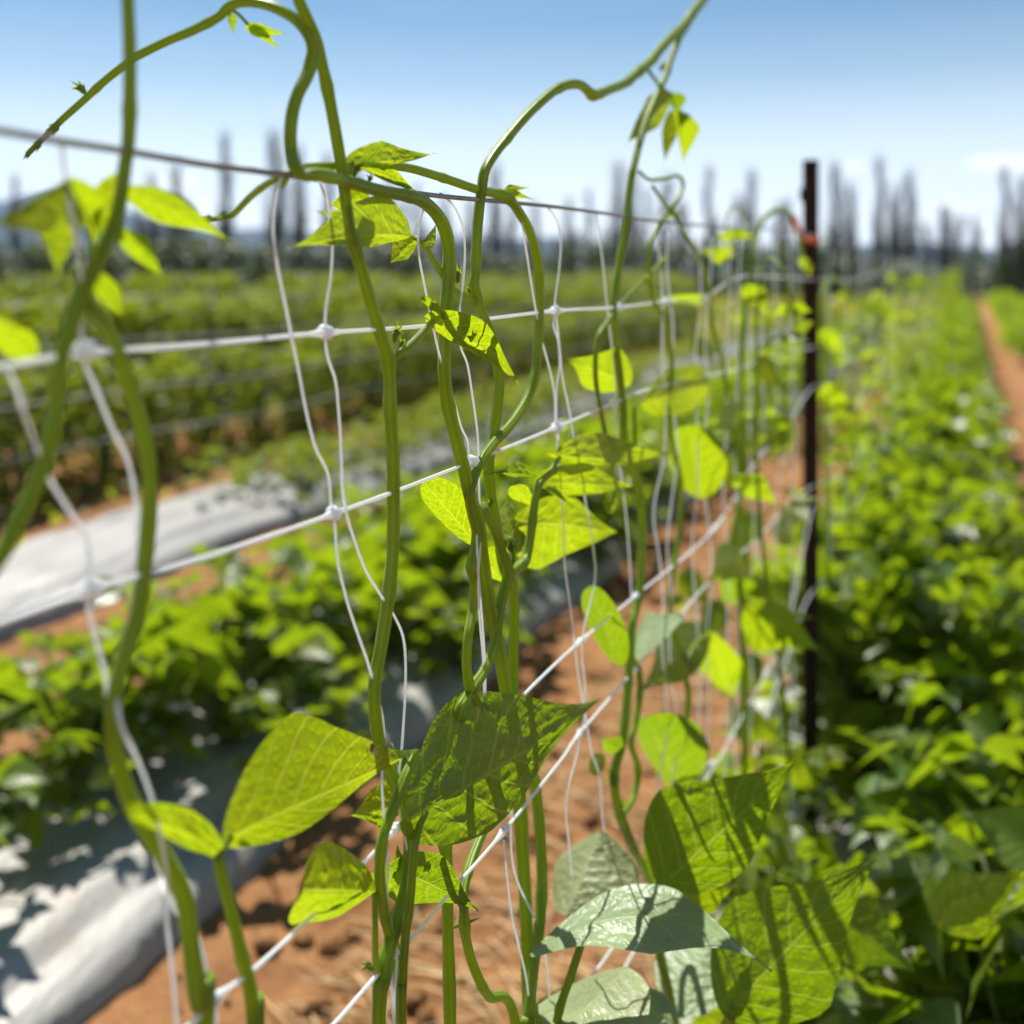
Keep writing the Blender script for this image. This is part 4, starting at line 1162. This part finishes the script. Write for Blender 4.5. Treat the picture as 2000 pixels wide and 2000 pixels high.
while y < 30:
    near = y < depth(1590)
    if 2.32 < y < 2.95:
        y += .1
        continue
    place(pr4[i % 4] if near else pr5[i % 3], used, rowpt(NETX + rr_.uniform(-.05, .07), y, 0), rr_.uniform(-.5, .5), rr_.uniform(.93, 1.06) * (1.0 if near else .86),
          'slender climbing bean vine before the dark post' if near else 'slender climbing bean vine on the net behind the dark post', 'bean vine',
          'climbing beans before the post' if near else 'climbing beans behind the post')
    i += 1; y += .22 if y < 3.5 else (.30 if y < 7 else .5)

# ------------------------------------------------------------------ hedge rows on the left with their strings
def hedge_proto(seed, height, radius, n, size, name='hedge_shrub', mat='leaf_hedge'):
    rnd = random.Random(seed)
    root = empty(name, (0, 0, 0))
    st, lf = MB(), MB()
    for i in range(9):
        a = rnd.random() * 6.283; r = radius * .6 * rnd.random()
        tube(st, catmull([Vector((r * .3 * math.cos(a), r * .3 * math.sin(a), -.05)), Vector((r * .7 * math.cos(a), r * .7 * math.sin(a), height * .5)), Vector((r * math.cos(a), r * math.sin(a), height * .95))], 3), [.02, .02, .018, .015, .012, .008, .004], 6)
    for i in range(n):
        a = rnd.random() * 6.283; z = height * (.02 + .98 * rnd.random() ** .8)
        r = radius * (0.35 + .65 * rnd.random() ** .5) * (1.12 - .30 * z / height)
        p = Vector((r * math.cos(a), r * math.sin(a), z))
        d = Vector((math.cos(a), math.sin(a), rnd.uniform(-.3, .9))).normalized()
        l = size * rnd.uniform(.7, 1.2)
        w = d.cross(Vector((rnd.gauss(-.2, .5), rnd.gauss(.5, .6), .8))).normalized()
        leaf_geo(lf, p, p + d * l * .5 + Vector((0, 0, l * .12)), p + d * l - Vector((0, 0, l * .1)), w, l * .34, l * .34, 8, 0, .4, False, 3, 4, 0, 0)
    st.build('stem', M['bark'], root)
    lf.build('foliage', M[mat], root)
    return root
hp = [hedge_proto(s, 1.05, .62, 900, .105) for s in (51, 52, 53)]
hrows = [(-6.9, .90, 3.0, 24.0, 'front hedge row on the left'), (-9.7, 1.20, 6.0, 34.0, 'second hedge row on the left'), (-13.2, 1.36, 9.0, 46.0, 'third hedge row on the left')]
i = 0
for (xp, hgt, y0, y1, nm) in hrows:
    y = y0
    while y < y1:
        place(hp[i % 3], used, rowpt(xp + rr_.uniform(-.1, .1), y, 0), rr_.uniform(-.5, .5), hgt / 1.05 * rr_.uniform(.82, 1.12),
              'leafy shrub in the ' + nm, 'shrub', nm)
        i += 1; y += .45 + .012 * y
sl = [(-6.2, .38, 3.0, 26, 'lowest pale string'), (-6.2, .72, 3.0, 26, 'second lowest pale string'), (-6.2, 1.08, 3.0, 26, 'pale string at the top'),
      (-8.9, 1.30, 5.0, 34, 'high pale string over the second hedge row')]
for xp, z, y0, y1, lab in sl:
    mb = MB()
    pts = [rowpt(xp + .02 * math.sin(k * 1.7), y0 + (y1 - y0) * k / 20, z + .02 * math.sin(k * 2.1)) for k in range(21)]
    tube(mb, pts, [.009] * 21, 6)
    tag(mb.build('hedge_string', M['twine']), lab + ' running along the hedge rows on the left' if 'second hedge' not in lab else lab + ' on the left', 'string')

# ------------------------------------------------------------------ far tree line
def poplar_proto(seed, height, spread):
    rnd = random.Random(seed)
    root = empty('poplar_tree', (0, 0, 0))
    tr, cr_ = MB(), MB()
    pts = [Vector((.06 * math.sin(k + seed), .06 * math.cos(k * 1.3 + seed), height * k / 8 - (.2 if k == 0 else 0))) for k in range(9)]
    tube(tr, pts, [.17 * (1 - k / 8.6) + .012 for k in range(9)], 7)
    tr.build('trunk', M['bark'], root)
    for i in range(95):
        k = .10 + .86 * rnd.random()
        b = pts[min(7, int(k * 8))].lerp(pts[min(8, int(k * 8) + 1)], k * 8 - int(k * 8))
        a = rnd.random() * 6.283
        l = height * (.30 * (1 - k) + .10) * rnd.uniform(.6, 1.1)
        o = spread * (.35 + .65 * (1 - k)) * rnd.uniform(.4, 1)
        e = b + Vector((math.cos(a) * o, math.sin(a) * o, l))
        m = b + Vector((math.cos(a) * o * .7, math.sin(a) * o * .7, l * .4))
        tube(cr_, [b, m, e], [.036 * (1.1 - k) + .012, .026 * (1.1 - k) + .010, .006], 4)
        for q in range(5):
            t = rnd.uniform(.3, 1)
            s = m.lerp(e, t)
            a2 = a + rnd.uniform(-1, 1)
            tube(cr_, [s, s + Vector((math.cos(a2) * .14, math.sin(a2) * .14, rnd.uniform(.3, .7)))], [.009, .004], 3)
    cr_.build('crown', M['twig'], root)
    lw = MB()
    for i in range(420):
        a = rnd.random() * 6.283; z = height * .52 * rnd.random() ** 1.4
        r = spread * .75 * rnd.random() ** .6 * (1 - .6 * z / (height * .52))
        p = Vector((math.cos(a) * r, math.sin(a) * r, z))
        d = Vector((math.cos(a) * .5, math.sin(a) * .5, rnd.uniform(.2, 1))).normalized()
        l = rnd.uniform(.18, .34)
        leaf_geo(lw, p, p + d * l * .5, p + d * l, Vector((-math.sin(a), math.cos(a), .3)), l * .3, l * .3, 8, 0, .4, False, 3, 2, 0, 0)
    lw.build('lower_foliage', M['dark_shrub'], root)
    return root
pp = [poplar_proto(s, 7.4, sp) for s, sp in ((61, .75), (62, .55), (63, .95))]
tx = [(-60, 380, 66), (30, 360, 62), (300, 350, 66), (345, 330, 60), (440, 285, 60), (540, 270, 62), (585, 300, 66), (640, 320, 64), (700, 340, 66), (760, 360, 68), (815, 375, 66), (870, 390, 66), (968, 330, 60), (1000, 385, 62), (1045, 400, 66), (1110, 395, 64), (1150, 385, 66),
      (1205, 330, 58), (1235, 350, 64), (1262, 385, 66), (1300, 350, 62), (1330, 400, 66), (1385, 345, 58), (1440, 390, 66), (1466, 345, 60), (1540, 400, 66), (1632, 330, 57), (1662, 370, 64), (1718, 328, 56), (1748, 370, 66), (1778, 345, 58), (1840, 415, 60), (1875, 425, 66), (1905, 430, 66),
      (1962, 345, 54), (1996, 355, 54), (2040, 350, 56), (2100, 360, 58)]
for i, (x, top, Y) in enumerate(tx):
    hgt = H + (524 - top) / 2000.0 * Y
    dark = 'thin bare poplar in the far row of the horizon, left of the dark post' if x < 1575 else 'thin bare poplar in the far row of the horizon, right of the dark post'
    place(pp[i % 3], used, ((x - 1000) / 2000 * Y, Y, 0), rr_.random() * 6, hgt / 7.4, dark, 'poplar', 'far poplars left of the post' if x < 1575 else 'far poplars right of the post')
rt = random.Random(5)
x = -70
while x < 2120:
    if x < 90 or 400 < x < 560:
        x += 40
        continue
    Y = rt.uniform(68, 76); top = rt.uniform(395, 470)
    hgt = H + (524 - top) / 2000.0 * Y
    lab = 'shorter dense bare poplar between the tall far poplars, left of the dark post' if x < 1575 else 'shorter dense bare poplar between the tall far poplars, right of the dark post'
    o = place(pp[int(x) % 3], used, ((x - 1000) / 2000 * Y, Y, 0), rt.random() * 6, hgt / 7.4, lab, 'poplar', 'shorter far poplars left of the post' if x < 1575 else 'shorter far poplars right of the post')
    o.scale = (hgt / 7.4 * 1.5, hgt / 7.4 * 1.5, hgt / 7.4)
    x += rt.uniform(28, 62)
dp = [hedge_proto(s, 1.9, .9, 420, .26, 'dark_shrub', 'dark_shrub') for s in (71, 72)]
i = 0
for X in [(-40 + 1.25 * k) for k in range(61)]:
    Y = 54 + rr_.uniform(-2, 2)
    s = rr_.choice((.55, .8, 1.0, 1.2, 1.5)) if X > -5 else rr_.uniform(1.25, 1.65)
    place(dp[i % 2], used, (X, Y, 0), rr_.random() * 6, s, 'dark shrub at the foot of the far poplars', 'shrub', 'dark shrubs under the poplars')
    i += 1

# prototypes that found no place are taken out again
for o in list(protos) + pr2 + pr3 + pr4 + pr5 + hp + pp + dp:
    if o.name not in used:
        for ch in list(o.children_recursive): bpy.data.objects.remove(ch)
        bpy.data.objects.remove(o)

# ------------------------------------------------------------------ haze
hz = bpy.data.materials.new('haze_air'); hz.use_nodes = True
ht = hz.node_tree; ht.nodes.clear()
ho = ht.nodes.new('ShaderNodeOutputMaterial'); hv_ = ht.nodes.new('ShaderNodeVolumePrincipled')
hv_.inputs['Color'].default_value = (0.34, 0.60, 1.0, 1); hv_.inputs['Density'].default_value = 0.00015
hv_.inputs['Anisotropy'].default_value = 0.2
ht.links.new(hv_.outputs[0], ho.inputs['Volume'])
USE_HAZE = True
if USE_HAZE:
    hb = MB()
    box(hb, (600, 1220, 99), 8600, 2900, 206)
    hzo = hb.build('haze', hz, smooth=False)
    tag(hzo, kind='stuff')
